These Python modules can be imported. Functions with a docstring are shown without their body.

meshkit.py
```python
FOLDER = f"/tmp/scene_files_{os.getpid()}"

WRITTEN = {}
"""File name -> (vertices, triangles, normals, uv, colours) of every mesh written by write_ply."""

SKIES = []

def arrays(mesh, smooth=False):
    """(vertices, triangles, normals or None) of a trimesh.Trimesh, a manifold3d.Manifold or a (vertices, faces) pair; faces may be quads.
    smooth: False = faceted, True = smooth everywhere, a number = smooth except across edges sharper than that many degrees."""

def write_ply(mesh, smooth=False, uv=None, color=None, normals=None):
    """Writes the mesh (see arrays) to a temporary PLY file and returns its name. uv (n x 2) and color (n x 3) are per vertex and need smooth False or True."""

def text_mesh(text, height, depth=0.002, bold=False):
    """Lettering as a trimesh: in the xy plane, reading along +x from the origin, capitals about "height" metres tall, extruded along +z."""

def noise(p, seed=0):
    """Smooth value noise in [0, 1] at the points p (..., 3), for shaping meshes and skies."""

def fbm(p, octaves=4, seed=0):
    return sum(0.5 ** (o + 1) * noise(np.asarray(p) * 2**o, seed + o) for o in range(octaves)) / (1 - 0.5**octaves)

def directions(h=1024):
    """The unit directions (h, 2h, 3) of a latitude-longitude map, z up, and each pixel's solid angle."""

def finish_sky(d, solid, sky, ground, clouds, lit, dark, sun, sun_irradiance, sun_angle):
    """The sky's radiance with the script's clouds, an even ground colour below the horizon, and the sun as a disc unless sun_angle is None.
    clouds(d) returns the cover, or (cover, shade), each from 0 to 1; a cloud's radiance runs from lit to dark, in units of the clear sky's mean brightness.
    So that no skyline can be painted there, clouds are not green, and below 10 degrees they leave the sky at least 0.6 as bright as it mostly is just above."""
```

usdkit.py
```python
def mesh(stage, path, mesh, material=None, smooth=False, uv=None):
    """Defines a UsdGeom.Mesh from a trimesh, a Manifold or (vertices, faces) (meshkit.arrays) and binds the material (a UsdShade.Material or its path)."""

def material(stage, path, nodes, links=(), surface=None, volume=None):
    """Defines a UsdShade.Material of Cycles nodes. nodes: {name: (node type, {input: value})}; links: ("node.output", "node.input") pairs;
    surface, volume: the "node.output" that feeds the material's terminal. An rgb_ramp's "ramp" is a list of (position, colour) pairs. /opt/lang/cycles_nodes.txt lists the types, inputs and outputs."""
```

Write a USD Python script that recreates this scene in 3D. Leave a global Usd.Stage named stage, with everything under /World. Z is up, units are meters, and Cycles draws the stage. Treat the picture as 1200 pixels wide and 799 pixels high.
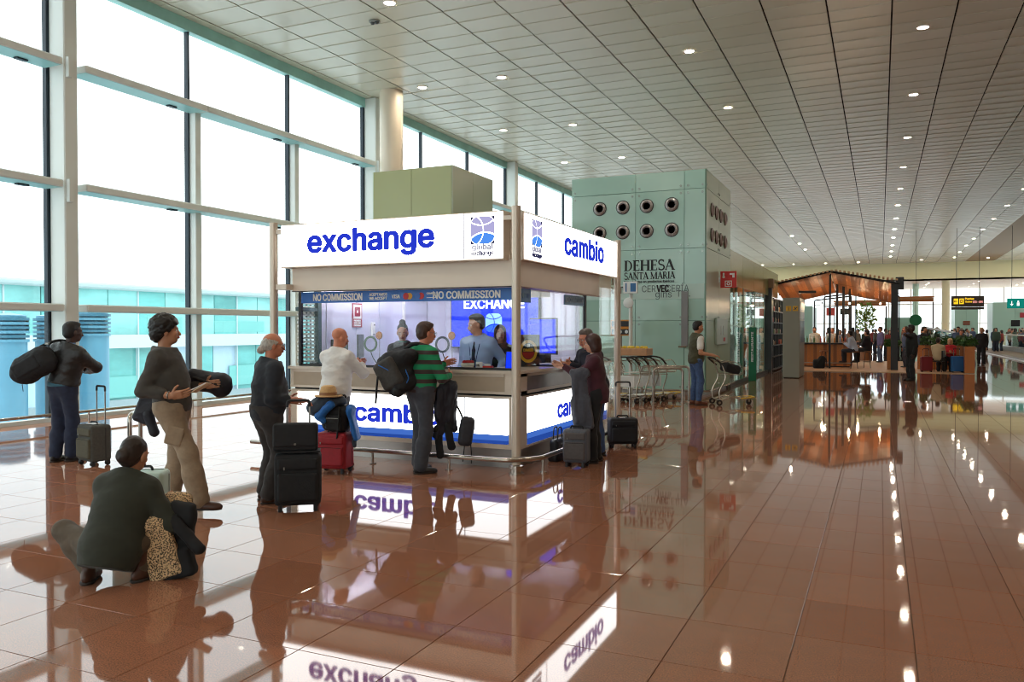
import math, random
import numpy as np, trimesh, usdkit, meshkit
from pxr import Usd, UsdGeom, UsdLux, UsdShade, Gf, Sdf
from shapely.geometry import Polygon, LineString, Point, box as sbox
from shapely.ops import unary_union

stage = Usd.Stage.CreateInMemory()
UsdGeom.SetStageUpAxis(stage, 'Z')
UsdGeom.SetStageMetersPerUnit(stage, 1.0)
UsdGeom.Xform.Define(stage, '/World')
UsdGeom.Scope.Define(stage, '/World/Looks')
RNG = random.Random(7)

# ---------------------------------------------------------------- camera
YAW, PITCH = 0.428, math.radians(0.82)
cam = UsdGeom.Camera.Define(stage, '/World/camera')
cam.CreateHorizontalApertureAttr(36.0)
cam.CreateFocalLengthAttr(36.0 * 946 / 1200)
cam.CreateClippingRangeAttr(Gf.Vec2f(0.05, 2000))
EYE = Gf.Vec3d(0, 0, 1.65)
AIM = EYE + Gf.Vec3d(-math.sin(YAW) * math.cos(PITCH), math.cos(YAW) * math.cos(PITCH), -math.sin(PITCH))
cam.AddTransformOp().Set(Gf.Matrix4d().SetLookAt(EYE, AIM, Gf.Vec3d(0, 0, 1)).GetInverse())
cam.CreateExposureAttr(0.72)
VIEW = math.degrees(YAW)          # a heading along the picture plane, used to orient the figures

# ---------------------------------------------------------------- sky (bright overcast)
sky = UsdLux.DomeLight.Define(stage, '/World/sky')
sky.CreateIntensityAttr(1.0)
sky_mat = usdkit.material(stage, '/World/Looks/sky', {
    'tc': ('texture_coordinate', {}), 'mp': ('mapping', {'scale': (1, 1, 3.2)}),
    'n': ('noise_texture', {'scale': 2.6, 'detail': 5, 'roughness': .55}),
    'r': ('rgb_ramp', {'ramp': [(.3, (.80, .92, 1.0)), (.55, (.97, 1.0, 1.02)), (.75, (1.0, 1.0, 1.0))]}),
    'b': ('background_shader', {'strength': 1.3})},
    [('tc.generated', 'mp.vector'), ('mp.vector', 'n.vector'), ('n.fac', 'r.fac'), ('r.color', 'b.color')], surface='b.background')
UsdShade.MaterialBindingAPI.Apply(sky.GetPrim()).Bind(sky_mat)
LAMP = 190.0                       # ceiling downlights, emission strength

# ---------------------------------------------------------------- prim helpers
USED = {}
def numbered(path):
    n = USED.get(path, 0); USED[path] = n + 1
    return path if n == 0 else f'{path}_{n:03d}'
def tag(p, label=None, cat=None, group=None, kind=None):
    p = p.GetPrim() if hasattr(p, 'GetPrim') else p
    for k, v in (('label', label), ('category', cat), ('group', group), ('kind', kind)):
        if v: p.SetCustomDataByKey(k, v)
    return p
def thing(name, label, cat, loc=(0, 0, 0), rotz=0.0, group=None, kind=None):
    x = UsdGeom.Xform.Define(stage, numbered('/World/' + name))
    x.AddTranslateOp().Set(Gf.Vec3d(*map(float, loc)))
    if rotz: x.AddRotateZOp().Set(float(rotz))
    return tag(x, label, cat, group, kind)
def part(parent, name, mesh, mat, smooth=False, label=None, kind=None):
    base = parent.GetPath() if parent is not None else '/World'
    m = usdkit.mesh(stage, numbered(f'{base}/{name}'), mesh, mat, smooth=smooth)
    tag(m, label, None, None, kind)
    return m.GetPrim()
def solo(name, mesh, mat, label, cat, loc=(0, 0, 0), rotz=0.0, group=None, smooth=False, kind=None):
    m = usdkit.mesh(stage, numbered('/World/' + name), mesh, mat, smooth=smooth)
    m.AddTranslateOp().Set(Gf.Vec3d(*map(float, loc)))
    if rotz: m.AddRotateZOp().Set(float(rotz))
    return tag(m, label, cat, group, kind)
def dup(src, name, label, loc, rotz=0.0, scale=None):
    was = src.GetCustomData()
    x = UsdGeom.Xform.Define(stage, numbered('/World/' + name))
    x.AddTranslateOp().Set(Gf.Vec3d(*map(float, loc)))
    x.AddRotateZOp().Set(float(rotz))
    if scale: x.AddScaleOp().Set(Gf.Vec3f(*scale))
    p = x.GetPrim()
    p.GetReferences().AddInternalReference(src.GetPath())
    p.SetInstanceable(True)
    return tag(p, label or was.get('label'), was.get('category'), was.get('group'))

# ---------------------------------------------------------------- materials
MATS = {}
def M(name, col, rough=.5, metal=0.0, spec=.5, var=0.0, vscale=8.0, bump=0.0, bscale=60.0, stretch=(1, 1, 1), ior=1.5, emit=None, space='object', **kw):
    if name in MATS: return MATS[name]
    pb = {'base_color': col, 'roughness': rough, 'metallic': metal, 'specular_ior_level': spec, 'ior': ior, **kw}
    if emit: pb['emission_color'] = emit[0]; pb['emission_strength'] = emit[1]
    nodes, links = {'p': ('principled_bsdf', pb)}, []
    if var or bump:
        nodes['tc'] = ('texture_coordinate', {}) if space == 'object' else ('geometry', {})
        nodes['mp'] = ('mapping', {'scale': stretch})
        links.append(('tc.object' if space == 'object' else 'tc.position', 'mp.vector'))
    if var:
        lo, hi = [max(0, c * (1 - var)) for c in col], [min(1, c * (1 + var)) for c in col]
        nodes['n'] = ('noise_texture', {'scale': vscale, 'detail': 4.0, 'roughness': .6})
        nodes['r'] = ('rgb_ramp', {'ramp': [(.3, lo), (.7, hi)]})
        links += [('mp.vector', 'n.vector'), ('n.fac', 'r.fac'), ('r.color', 'p.base_color')]
    if bump:
        nodes['bn'] = ('noise_texture', {'scale': bscale, 'detail': 3.0})
        nodes['bp'] = ('bump', {'strength': bump, 'distance': .01})
        links += [('mp.vector', 'bn.vector'), ('bn.fac', 'bp.height'), ('bp.normal', 'p.normal')]
    MATS[name] = usdkit.material(stage, f'/World/Looks/{name}', nodes, links, surface='p.BSDF')
    return MATS[name]
def GLASS(name, tint=(.95, .985, .98), base=.04, top=.9, gloss=(1, 1, 1)):
    if name in MATS: return MATS[name]
    MATS[name] = usdkit.material(stage, f'/World/Looks/{name}', {
        't': ('transparent_bsdf', {'color': tint}), 'g': ('glossy_bsdf', {'color': gloss, 'roughness': .02}),
        'lw': ('layer_weight', {'blend': .5}), 'pw': ('math', {'math_type': 'power', 'value2': 5.0}),
        'ma': ('math', {'math_type': 'multiply_add', 'value2': top, 'value3': base}), 'm': ('mix_closure', {})},
        [('lw.facing', 'pw.value1'), ('pw.value', 'ma.value1'), ('ma.value', 'm.fac'), ('t.BSDF', 'm.closure1'), ('g.BSDF', 'm.closure2')], surface='m.closure')
    return MATS[name]
def GLOW(name, col, strength):
    if name in MATS: return MATS[name]
    MATS[name] = usdkit.material(stage, f'/World/Looks/{name}', {'e': ('emission', {'color': col, 'strength': strength})}, surface='e.emission')
    return MATS[name]
def srgb(r, g, b):
    f = lambda c: (c / 255 / 12.92) if c <= 10 else ((c / 255 + .055) / 1.055) ** 2.4
    return (f(r), f(g), f(b))

# ---------------------------------------------------------------- mesh helpers
CAT = trimesh.util.concatenate
def bx(x0, x1, y0, y1, z0, z1):
    v = np.array([[x, y, z] for x in (x0, x1) for y in (y0, y1) for z in (z0, z1)], float)
    f = np.array([[0, 1, 3, 2], [4, 6, 7, 5], [0, 4, 5, 1], [2, 3, 7, 6], [0, 2, 6, 4], [1, 5, 7, 3]])
    return trimesh.Trimesh(v, np.vstack([f[:, [0, 1, 2]], f[:, [0, 2, 3]]]), process=False)
def cbx(x0, x1, y0, y1, z0, z1, b=.01):
    c = np.array([(x0 + x1) / 2, (y0 + y1) / 2, (z0 + z1) / 2]); h = np.abs(np.array([x1 - x0, y1 - y0, z1 - z0])) / 2
    b = min(b, h.min() * .9); pts = []
    for s in np.ndindex(2, 2, 2):
        s = np.array(s) * 2 - 1
        for k in range(3):
            q = h - b; q = q.copy(); q[k] = h[k]; pts.append(c + s * q)
    return trimesh.convex.convex_hull(np.array(pts))
def frame_of(t):
    t = t / (np.linalg.norm(t) + 1e-12)
    a = np.cross(t, [0, 0, 1.0] if abs(t[2]) < .9 else [1.0, 0, 0]); a /= np.linalg.norm(a)
    return a, np.cross(t, a)
def tube(pts, r, n=10, closed=False):
    p = np.asarray(pts, float); N = len(p); r = np.broadcast_to(np.asarray(r, float), (N,))
    t = np.gradient(p, axis=0) if not closed else np.roll(p, -1, 0) - np.roll(p, 1, 0)
    a, b = frame_of(t[0]); V = []; ang = np.arange(n) * 2 * np.pi / n
    for i in range(N):
        ti = t[i] / (np.linalg.norm(t[i]) + 1e-12)
        a = a - ti * (a @ ti); a /= np.linalg.norm(a) + 1e-12; b = np.cross(ti, a)
        V.append(p[i] + r[i] * (np.cos(ang)[:, None] * a + np.sin(ang)[:, None] * b))
    V = np.vstack(V); F = []
    for i in range(N if closed else N - 1):
        i2 = (i + 1) % N
        for j in range(n):
            k = (j + 1) % n
            F += [[i * n + j, i * n + k, i2 * n + k], [i * n + j, i2 * n + k, i2 * n + j]]
    if not closed:
        c0, c1 = len(V), len(V) + 1; V = np.vstack([V, p[:1], p[-1:]])
        for j in range(n):
            k = (j + 1) % n
            F += [[c0, k, j], [c1, (N - 1) * n + j, (N - 1) * n + k]]
    return trimesh.Trimesh(V, np.array(F), process=False)
def cyl(p0, p1, r, n=14): return tube([p0, p1], r, n)
def bend(pts, rad=.06, k=5):
    """Polyline with its corners rounded."""
    p = [np.asarray(q, float) for q in pts]; out = [p[0]]
    for i in range(1, len(p) - 1):
        a, b = p[i - 1] - p[i], p[i + 1] - p[i]; la, lb = np.linalg.norm(a), np.linalg.norm(b)
        q = min(rad, la * .48, lb * .48); s, e = p[i] + a / la * q, p[i] + b / lb * q
        for t in np.linspace(0, 1, k): out.append((1 - t) ** 2 * s + 2 * t * (1 - t) * p[i] + t * t * e)
    out.append(p[-1]); return np.array(out)
def lathe(prof, n=24, at=(0, 0, 0)):
    m = trimesh.creation.revolve(np.array(prof, float), sections=n); m.apply_translation(at); return m
def ring(R, r, n=28, m=10, axis=2, at=(0, 0, 0)):
    a = np.linspace(0, 2 * np.pi, n, endpoint=False); c, s, z = np.cos(a) * R, np.sin(a) * R, 0 * a
    p = {0: np.stack([z, c, s], 1), 1: np.stack([c, z, s], 1), 2: np.stack([c, s, z], 1)}[axis]
    return tube(p + np.array(at), r, m, closed=True)
def ball(c, r, sub=2, sc=(1, 1, 1)):
    m = trimesh.creation.icosphere(sub, 1.0); m.apply_scale(np.array(sc) * r); m.apply_translation(c); return m
def extr(poly, d):
    gs = getattr(poly, 'geoms', [poly]); gs = [g for g in gs if g.area > 1e-9]
    return CAT([trimesh.creation.extrude_polygon(g, d, engine='earcut') for g in gs])
def upright(m, face='-y', at=(0, 0, 0)):
    """A flat xy shape (z = its thickness) stood up: face -y reads towards +x, +x reads towards +y, +y reads towards -x, -x towards -y."""
    v = m.vertices; x, y, z = v[:, 0], v[:, 1], v[:, 2]
    w = {'-y': (x, -z, y), '+x': (z, x, y), '+y': (-x, z, y), '-x': (-z, -x, y)}[face]
    return trimesh.Trimesh(np.stack(w, 1) + np.array(at), m.faces, process=False)
def text(s, h, width=None, depth=.004, bold=True, center=False):
    m = meshkit.text_mesh(s, h, depth, bold)
    v = np.array(m.vertices); x0 = v[:, 0].min(); v[:, 0] -= x0
    if width: v[:, 0] *= width / v[:, 0].max()
    if center: v[:, 0] -= v[:, 0].max() / 2
    m = trimesh.Trimesh(v, m.faces, process=False)
    if bold and h > .02:                               # heavier strokes
        d = h * .028
        m = CAT([moved(m, s) for s in ((-d, 0, 0), (d, 0, .0005), (0, d * .6, .001), (0, -d * .6, .0015))])
    return m
def rotz(m, deg, at=(0, 0, 0)):
    m = m.copy(); m.apply_transform(trimesh.transformations.rotation_matrix(math.radians(deg), [0, 0, 1], at)); return m
def moved(m, d): m = m.copy(); m.apply_translation(d); return m
# ================================================================ THE SETTING
XW, XR, YB, YE, HC, HE = -13.5, 20.0, -16.0, 108.0, 8.25, 6.5
YC = 90.0                                             # the high ceiling ends here
white_frame = M('white_frame', srgb(222, 226, 222), .4)
transom_under = M('transom_under', srgb(150, 202, 202), .4)
dark_gasket = M('dark_gasket', srgb(30, 44, 56), .5)
teal_head = M('teal_head', srgb(160, 214, 208), .3, var=.12, vscale=1.5)
steel = M('steel', srgb(190, 182, 172), .22, metal=1.0)
brushed = M('brushed', srgb(170, 165, 160), .38, metal=1.0, var=.08, vscale=30, stretch=(1, 1, 30))
wall_paint = M('wall_paint', srgb(226, 212, 186), .6, var=.04)
black_metal = M('black_metal', srgb(28, 27, 27), .45)

# ---- floor: polished granite tiles with recessed joints
def granite(name, c):
    lo, hi = [x * .6 for x in c], [min(1, x * 1.34) for x in c]
    MATS[name] = usdkit.material(stage, f'/World/Looks/{name}', {
        'g': ('geometry', {}), 'n': ('noise_texture', {'scale': 135.0, 'detail': 2.0, 'roughness': .6}),
        'w': ('noise_texture', {'scale': 7.0, 'detail': 3.0, 'roughness': .6, 'distortion': .6}), 'mp': ('mapping', {'scale': (1, 1.5, 1)}),
        'r': ('rgb_ramp', {'ramp': [(.34, lo), (.5, c), (.68, hi)]}),
        'r2': ('rgb_ramp', {'ramp': [(.3, (.93, .93, .93)), (.7, (1.04, 1.02, 1.01))]}),
        'mx': ('mix', {'mix_type': 'multiply', 'fac': 1.0}),
        'bn': ('noise_texture', {'scale': 1.1, 'detail': 1.0}), 'bp': ('bump', {'strength': .014, 'distance': .02}),
        'p': ('principled_bsdf', {'roughness': .035, 'ior': 1.92, 'specular_ior_level': .5})},
        [('g.position', 'n.vector'), ('g.position', 'mp.vector'), ('mp.vector', 'w.vector'), ('n.fac', 'r.fac'), ('w.fac', 'r2.fac'), ('r.color', 'mx.color1'), ('r2.color', 'mx.color2'),
         ('mx.color', 'p.base_color'), ('g.position', 'bn.vector'), ('bn.fac', 'bp.height'), ('bp.normal', 'p.normal')], surface='p.BSDF')
    return MATS[name]
GR = [granite('granite', (.29, .118, .064)), granite('granite_light', (.31, .132, .074)), granite('granite_deep', (.266, .106, .056)), granite('granite_brown', (.28, .122, .07))]
grout = M('grout', srgb(92, 66, 52), .8)
floor = thing('floor', 'polished reddish brown granite tile floor of the concourse', 'floor', kind='structure')
part(floor, 'screed', bx(XW - .2, XR, YB, YE + 1, -.3, -.006), grout)
TX, TY, OX, OY = .578, .637, -.405, 4.58
G = .0022
def tile_mesh(i, j):
    x0, x1, y0, y1 = OX + i * TX + G, OX + (i + 1) * TX - G, OY + j * TY + G, OY + (j + 1) * TY - G
    x0, x1 = max(x0, XW), min(x1, XR)
    c = .0012
    v = np.array([[x0, y0, -.008], [x1, y0, -.008], [x1, y1, -.008], [x0, y1, -.008], [x0, y0, -c], [x1, y0, -c], [x1, y1, -c], [x0, y1, -c],
                  [x0 + c, y0 + c, 0], [x1 - c, y0 + c, 0], [x1 - c, y1 - c, 0], [x0 + c, y1 - c, 0]])
    f = [[8, 9, 10, 11]] + [[a, (a + 1) % 4, (a + 1) % 4 + 4, a + 4] for a in range(4)] + [[a + 4, (a + 1) % 4 + 4, (a + 1) % 4 + 8, a + 8] for a in range(4)]
    f = np.array(f); return v, np.vstack([f[:, [0, 1, 2]], f[:, [0, 2, 3]]])
near, rest = [], [[], [], [], []]
for i in range(math.floor((XW - OX) / TX), math.ceil((XR - OX) / TX)):
    for j in range(math.floor((YB - OY) / TY), math.ceil((YE - OY) / TY)):
        cx, cy = OX + (i + .5) * TX, OY + (j + .5) * TY
        dep = -math.sin(YAW) * cx + math.cos(YAW) * cy; rt = (math.cos(YAW) * cx + math.sin(YAW) * cy)
        inview = dep > 3.3 and abs(rt) < dep * .66 + .4
        near.append((dep if inview else 1e3 + RNG.random(), i, j))
near.sort(); tone = random.Random(3)
for n, (d, i, j) in enumerate(near):
    m = tile_mesh(i, j); q = tone.choice([0, 0, 1, 2, 3])
    if n < 300: part(floor, 'tile', m, GR[q])
    else: rest[q].append(m)
for q in range(4):
    at = np.cumsum([0] + [12] * len(rest[q]))
    part(floor, 'tile_field', (np.vstack([m[0] for m in rest[q]]), np.vstack([m[1] + a for m, a in zip(rest[q], at)])), GR[q], kind='stuff')

# ---- ceiling: metal panels with open joints, each a little tilted
ceil_mats = [M('ceiling_panel', srgb(214, 210, 192), .3, ior=1.8), M('ceiling_panel_warm', srgb(211, 206, 187), .3, ior=1.8), M('ceiling_panel_light', srgb(219, 215, 198), .3, ior=1.8)]
ceil_dark = M('ceiling_void', srgb(34, 30, 26), .8)
ceiling = thing('ceiling', 'high suspended ceiling of pale metal panels over the concourse', 'ceiling', kind='structure')
part(ceiling, 'void', bx(XW, XR, YB, YC, HC + .06, HC + .2), ceil_dark)
CX, CY, C0, CY0 = 1.215, .669, .18, 14.1
def panel_mesh(i, j):
    g, t = .017, .006
    x0, x1, y0, y1 = C0 + i * CX + g, C0 + (i + 1) * CX - g, CY0 + j * CY + .003, CY0 + (j + 1) * CY - .003
    x0, x1 = max(x0, XW + .02), min(x1, XR)
    a, b = HC, HC + .008 + .006 * ((i * 7 + j * 3) % 3) / 2
    v = np.array([[x0, y0, a], [x1, y0, a], [x1, y1, b], [x0, y1, b], [x0, y0, a + .03], [x1, y0, a + .03], [x1, y1, b + .03], [x0, y1, b + .03]])
    f = np.array([[0, 3, 2, 1], [4, 5, 6, 7], [0, 1, 5, 4], [1, 2, 6, 5], [2, 3, 7, 6], [3, 0, 4, 7]])
    return v, np.vstack([f[:, [0, 1, 2]], f[:, [0, 2, 3]]])
near, rest = [], [[], [], []]
for i in range(math.floor((XW - C0) / CX), math.ceil((XR - C0) / CX)):
    if i in (6, 7): ymax = 46.0
    else: ymax = YC
    for j in range(math.floor((YB - CY0) / CY), math.floor((YC - CY0) / CY)):
        cx, cy = C0 + (i + .5) * CX, CY0 + (j + .5) * CY
        if cy > ymax: continue
        dep = -math.sin(YAW) * cx + math.cos(YAW) * cy; rt = (math.cos(YAW) * cx + math.sin(YAW) * cy)
        inview = dep > 14.5 and abs(rt) < dep * .66 + .5
        near.append((dep if inview else 1e3 + RNG.random(), i, j))
near.sort()
for n, (d, i, j) in enumerate(near):
    m = panel_mesh(i, j); q = tone.choice([0, 0, 1, 2])
    if n < 300: part(ceiling, 'panel', m, ceil_mats[q])
    else: rest[q].append(m)
for q in range(3):
    at = np.cumsum([0] + [8] * len(rest[q]))
    part(ceiling, 'panel_field', (np.vstack([m[0] for m in rest[q]]), np.vstack([m[1] + a for m, a in zip(rest[q], at)])), ceil_mats[q], kind='stuff')
part(ceiling, 'recessed_strip', bx(C0 + 6 * CX, C0 + 8 * CX, 46, YC, HC + .02, HC + .05), M('ceiling_brown', srgb(150, 128, 96), .5))
# the lower ceiling beyond, with its cream bulkhead
part(ceiling, 'bulkhead', bx(XW, XR, YC, YC + .3, HE, HC + .2), M('bulkhead_cream', srgb(245, 236, 190), .6))
part(ceiling, 'low_soffit', bx(XW, XR, YC, YE + 1, HE, HE + .15), M('soffit_beige', srgb(214, 196, 168), .5))
part(ceiling, 'roof', bx(XW - .1, XR + .3, YB, YE + 1.5, HC + .35, HC + .5), wall_paint)

# ---- window wall on the left
pane = GLASS('window_glass', (.955, .99, .985), .035, .85)
wall_left = thing('wall_left', 'tall glazed curtain wall along the left of the hall', 'wall', kind='structure')
part(wall_left, 'head_beam', bx(XW - .12, XW + .06, YB, YE, 8.0, HC + .35), teal_head)
part(wall_left, 'sill', bx(XW - .25, XW - .02, YB, YE, -.3, .05), white_frame)
Y0, SP = 9.75, 3.215
for n, k in enumerate(range(-8, 31)):
    y0, y1 = Y0 + (k - 1) * SP, Y0 + k * SP
    w = thing(f'window_{n + 1}', 'full-height glazed bay of the window wall', 'window', kind='structure')
    col0, col1 = (k - 1) % 3 == 0, k % 3 == 0
    for a, b in ((.05, 2.03), (2.03, 4.2), (4.2, 6.33), (6.33, 8.02)):
        part(w, 'pane', bx(XW - .03, XW - .016, y0 + .03, y1 - .03, a + .02, b), pane)
    if col1:   # a flat column that goes up to the ceiling
        part(w, 'column', cbx(XW + .02, XW + .42, y1 - .05, y1 + .22, 0, HC, .02), white_frame)
        part(w, 'gasket', bx(XW - .08, XW + .02, y1 - .1, y1 - .03, 0, HC), dark_gasket)
        part(w, 'bracket', bx(XW + .3, XW + .5, y1 - .02, y1 + .06, 6.1, 6.45), white_frame)
        part(w, 'bracket', bx(XW + .3, XW + .5, y1 - .02, y1 + .06, 3.9, 4.3), white_frame)
    else:
        part(w, 'mullion', cbx(XW + .0, XW + .2, y1 - .06, y1 + .1, 0, 6.34, .01), white_frame)
        part(w, 'gasket', bx(XW - .08, XW + .03, y1 - .1, y1 - .055, 0, 8.1), dark_gasket)
    part(w, 'bottom_rail', bx(XW - .03, XW + .06, y0 + .02, y1 - .02, 0, .07), white_frame)
    for z in (2.03, 4.2, 6.33):
        part(w, 'transom', cbx(XW + .0, XW + .5, y0 + (.32 if col0 else -.0), y1 + (-.12 if col1 else .0), z - .06, z + .07, .02), white_frame)
        part(w, 'transom_soffit', bx(XW + .04, XW + .47, y0 + (.34 if col0 else .02), y1 - (.14 if col1 else .02), z - .064, z - .058), transom_under)
        if z > 3: part(w, 'light_fitting', bx(XW + .1, XW + .2, y1 - .75, y1 - .55, z - .09, z - .06), dark_gasket)
# round columns
for y, lab in ((18.75 + .35, 'round cream column by the window wall, behind the olive box'),):
    c = thing('column', lab, 'column', (-12.4, y, 0), kind='structure')
    part(c, 'shaft', cyl((0, 0, 0), (0, 0, HC), .325, 32), M('column_cream', srgb(226, 212, 192), .25), smooth=40)
    part(c, 'collar', lathe([(.325, 0), (.36, 0), (.36, .12), (.325, .12)], 32), steel)
# ---- other walls
wall_right = thing('wall_right', 'plain warm painted wall on the right, out of frame', 'wall', kind='structure')
for y in np.arange(58, 107.9, 3.2):
    part(wall_right, 'mullion', bx(XR, XR + .2, y - .08, y + .08, 0, 6.2), white_frame)
    for a, b in ((.1, 2.1), (2.1, 4.2), (4.2, 6.2)): part(wall_right, 'pane', bx(XR + .05, XR + .065, y + .08, min(y + 3.12, YE), a, b - .08), pane)
part(wall_right, 'lintel', bx(XR, XR + .3, 58, YE + 1, 6.2, HC + .4), wall_paint)
part(wall_right, 'plaster', bx(XR, XR + .3, YB, 58, 0, HC + .4), M('wall_tan', srgb(176, 146, 108), .6, var=.04))
part(wall_right, 'skirting', bx(XR - .02, XR, YB, YE + 1, 0, .15), brushed)
wall_back = thing('wall_back', 'glazed wall of the hall behind the camera', 'wall', kind='structure')
part(wall_back, 'plaster', bx(6.6, XR, YB - .3, YB, 0, HC + .4), M('wall_tan', 0))
for x in np.arange(XW, 6.0, 3.35):
    part(wall_back, 'mullion', bx(x - .08, x + .08, YB - .2, YB, 0, HC + .3), white_frame)
    for a, b in ((.05, 2.1), (2.1, 4.2), (4.2, 6.3), (6.3, HC + .3)):
        part(wall_back, 'pane', bx(x + .08, min(x + 3.27, XR), YB - .1, YB - .085, a, b - .06), pane)
for z in (2.04, 4.14, 6.24): part(wall_back, 'transom', bx(XW, 6.6, YB - .2, YB + .1, z, z + .12), white_frame)
# end window wall
wall_end = thing('wall_end', 'glazed end wall of the pier', 'wall', kind='structure')
for x in np.arange(XW, XR - .1, 2.4):
    part(wall_end, 'mullion', bx(x - .06, x + .06, YE - .1, YE + .15, 0, HE), white_frame)
    for a, b in ((0, 2.3), (2.3, 4.6), (4.6, HE)):
        part(wall_end, 'pane', bx(x + .06, min(x + 2.34, XR), YE, YE + .015, a + .05, b - .05), pane)
for z in (.0, 2.3, 4.6): part(wall_end, 'transom', bx(XW, XR, YE - .08, YE + .1, z, z + .12), white_frame)

# ---- low steel bumper rail along the windows
r = thing('bumper_rail', 'long low steel bumper rail along the foot of the window wall', 'rail', (-12.9, 0, 0))
part(r, 'bar', cyl((0, -15, .19), (0, 40, .19), .024), steel, smooth=40)
for y in np.arange(-14, 40, 2.4): part(r, 'post', cyl((0, y, 0), (0, y, .17), .018), steel, smooth=40)
# ---- ceiling lamps: round recessed downlights
glow = GLOW('downlight_glow', (1.0, .88, .70), LAMP)
lamp_rim = M('lamp_rim', srgb(235, 230, 220), .3)
spots = [(-11.4, y) for y in (19.1, 24.3, 30.0)] + [(-9.06, y) for y in (2.9, 8.4, 13.9, 19.2, 24.6, 30)] + [(-4.16, y) for y in (2.7, 8.2, 13.7, 19.25, 24.6)]
spots += [(.81, 19.86 - 5.55 * k) for k in range(5, 0, -1)] + [(.81, 19.86 + 5.55 * k) for k in range(12)] + [(x, y) for x in (-4.16, .81) for y in (-13, -11)]
spots += [(6.12, 44.5 - 5.65 * k) for k in range(9, 0, -1)] + [(6.12, 44.5 + 5.65 * k) for k in range(8)]
spots += [(-11, 86), (-8, 86), (-5, 86), (-2, 86), (3.5, 86), (9, 86), (12.05, 86), (-5.7, 60.), (-5.7, 65.8), (-5.7, 71), (12.05, 74.9), (12.05, 80), (12.05, 69), (12.05, 63), (12.05, 57)]
low = [(x, y) for x in (-6, -1, 4.5, 9, 13.5) for y in (94, 98.5, 103)]
first = None
for n, (x, y) in enumerate(spots + low):
    z = HC if n < len(spots) else HE
    seen = [q for q in spots if q[0] == x and -math.sin(YAW) * q[0] + math.cos(YAW) * q[1] > 12.5 and abs(math.cos(YAW) * q[0] + math.sin(YAW) * q[1]) < .64 * (-math.sin(YAW) * q[0] + math.cos(YAW) * q[1]) and math.hypot(q[0], q[1]) > 14]
    row = {-11.4: 'in the row nearest the windows', -9.06: 'in the second row from the windows', -4.16: 'in the short row above the booth', -5.7: 'in the short row above the cafe roof', .81: 'in the long row above the pavilion', 6.12: 'in the row beside the brown ceiling strip', 12.05: 'in the row right of the brown ceiling strip'}.get(x)
    ordn = ('first', 'second', 'third', 'fourth', 'fifth', 'sixth', 'seventh', 'eighth', 'ninth', 'tenth', 'eleventh', 'twelfth', 'thirteenth')
    lab, grp = 'small round downlight in the lower ceiling at the far end', 'downlights in the low far ceiling'
    if z == HC and row and (x, y) in seen: lab, grp = f'round ceiling downlight, {ordn[sorted(seen, key=lambda q: q[1]).index((x, y))]} from the front {row}', 'downlights in the high ceiling'
    elif z == HC: lab, grp = 'round recessed ceiling downlight outside the picture, overhead or to the right', 'downlights out of the picture'
    if first is None:
        first = thing('downlight', lab, 'ceiling light', (x, y, z), group=grp)
        part(first, 'rim', lathe([(.15, 0), (.15, -.014), (.115, -.014), (.105, .005)], 24), lamp_rim)
        part(first, 'lens', lathe([(0, -.006), (.105, -.006), (.105, .0)], 24), glow)
    else:
        p = dup(first, 'downlight', lab, (x, y, z)); tag(p, group=grp)
s = thing('sprinkler', 'small grey twin speaker fitting on the ceiling near the windows', 'ceiling fitting', (-9.9, 14.6, HC))
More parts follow.
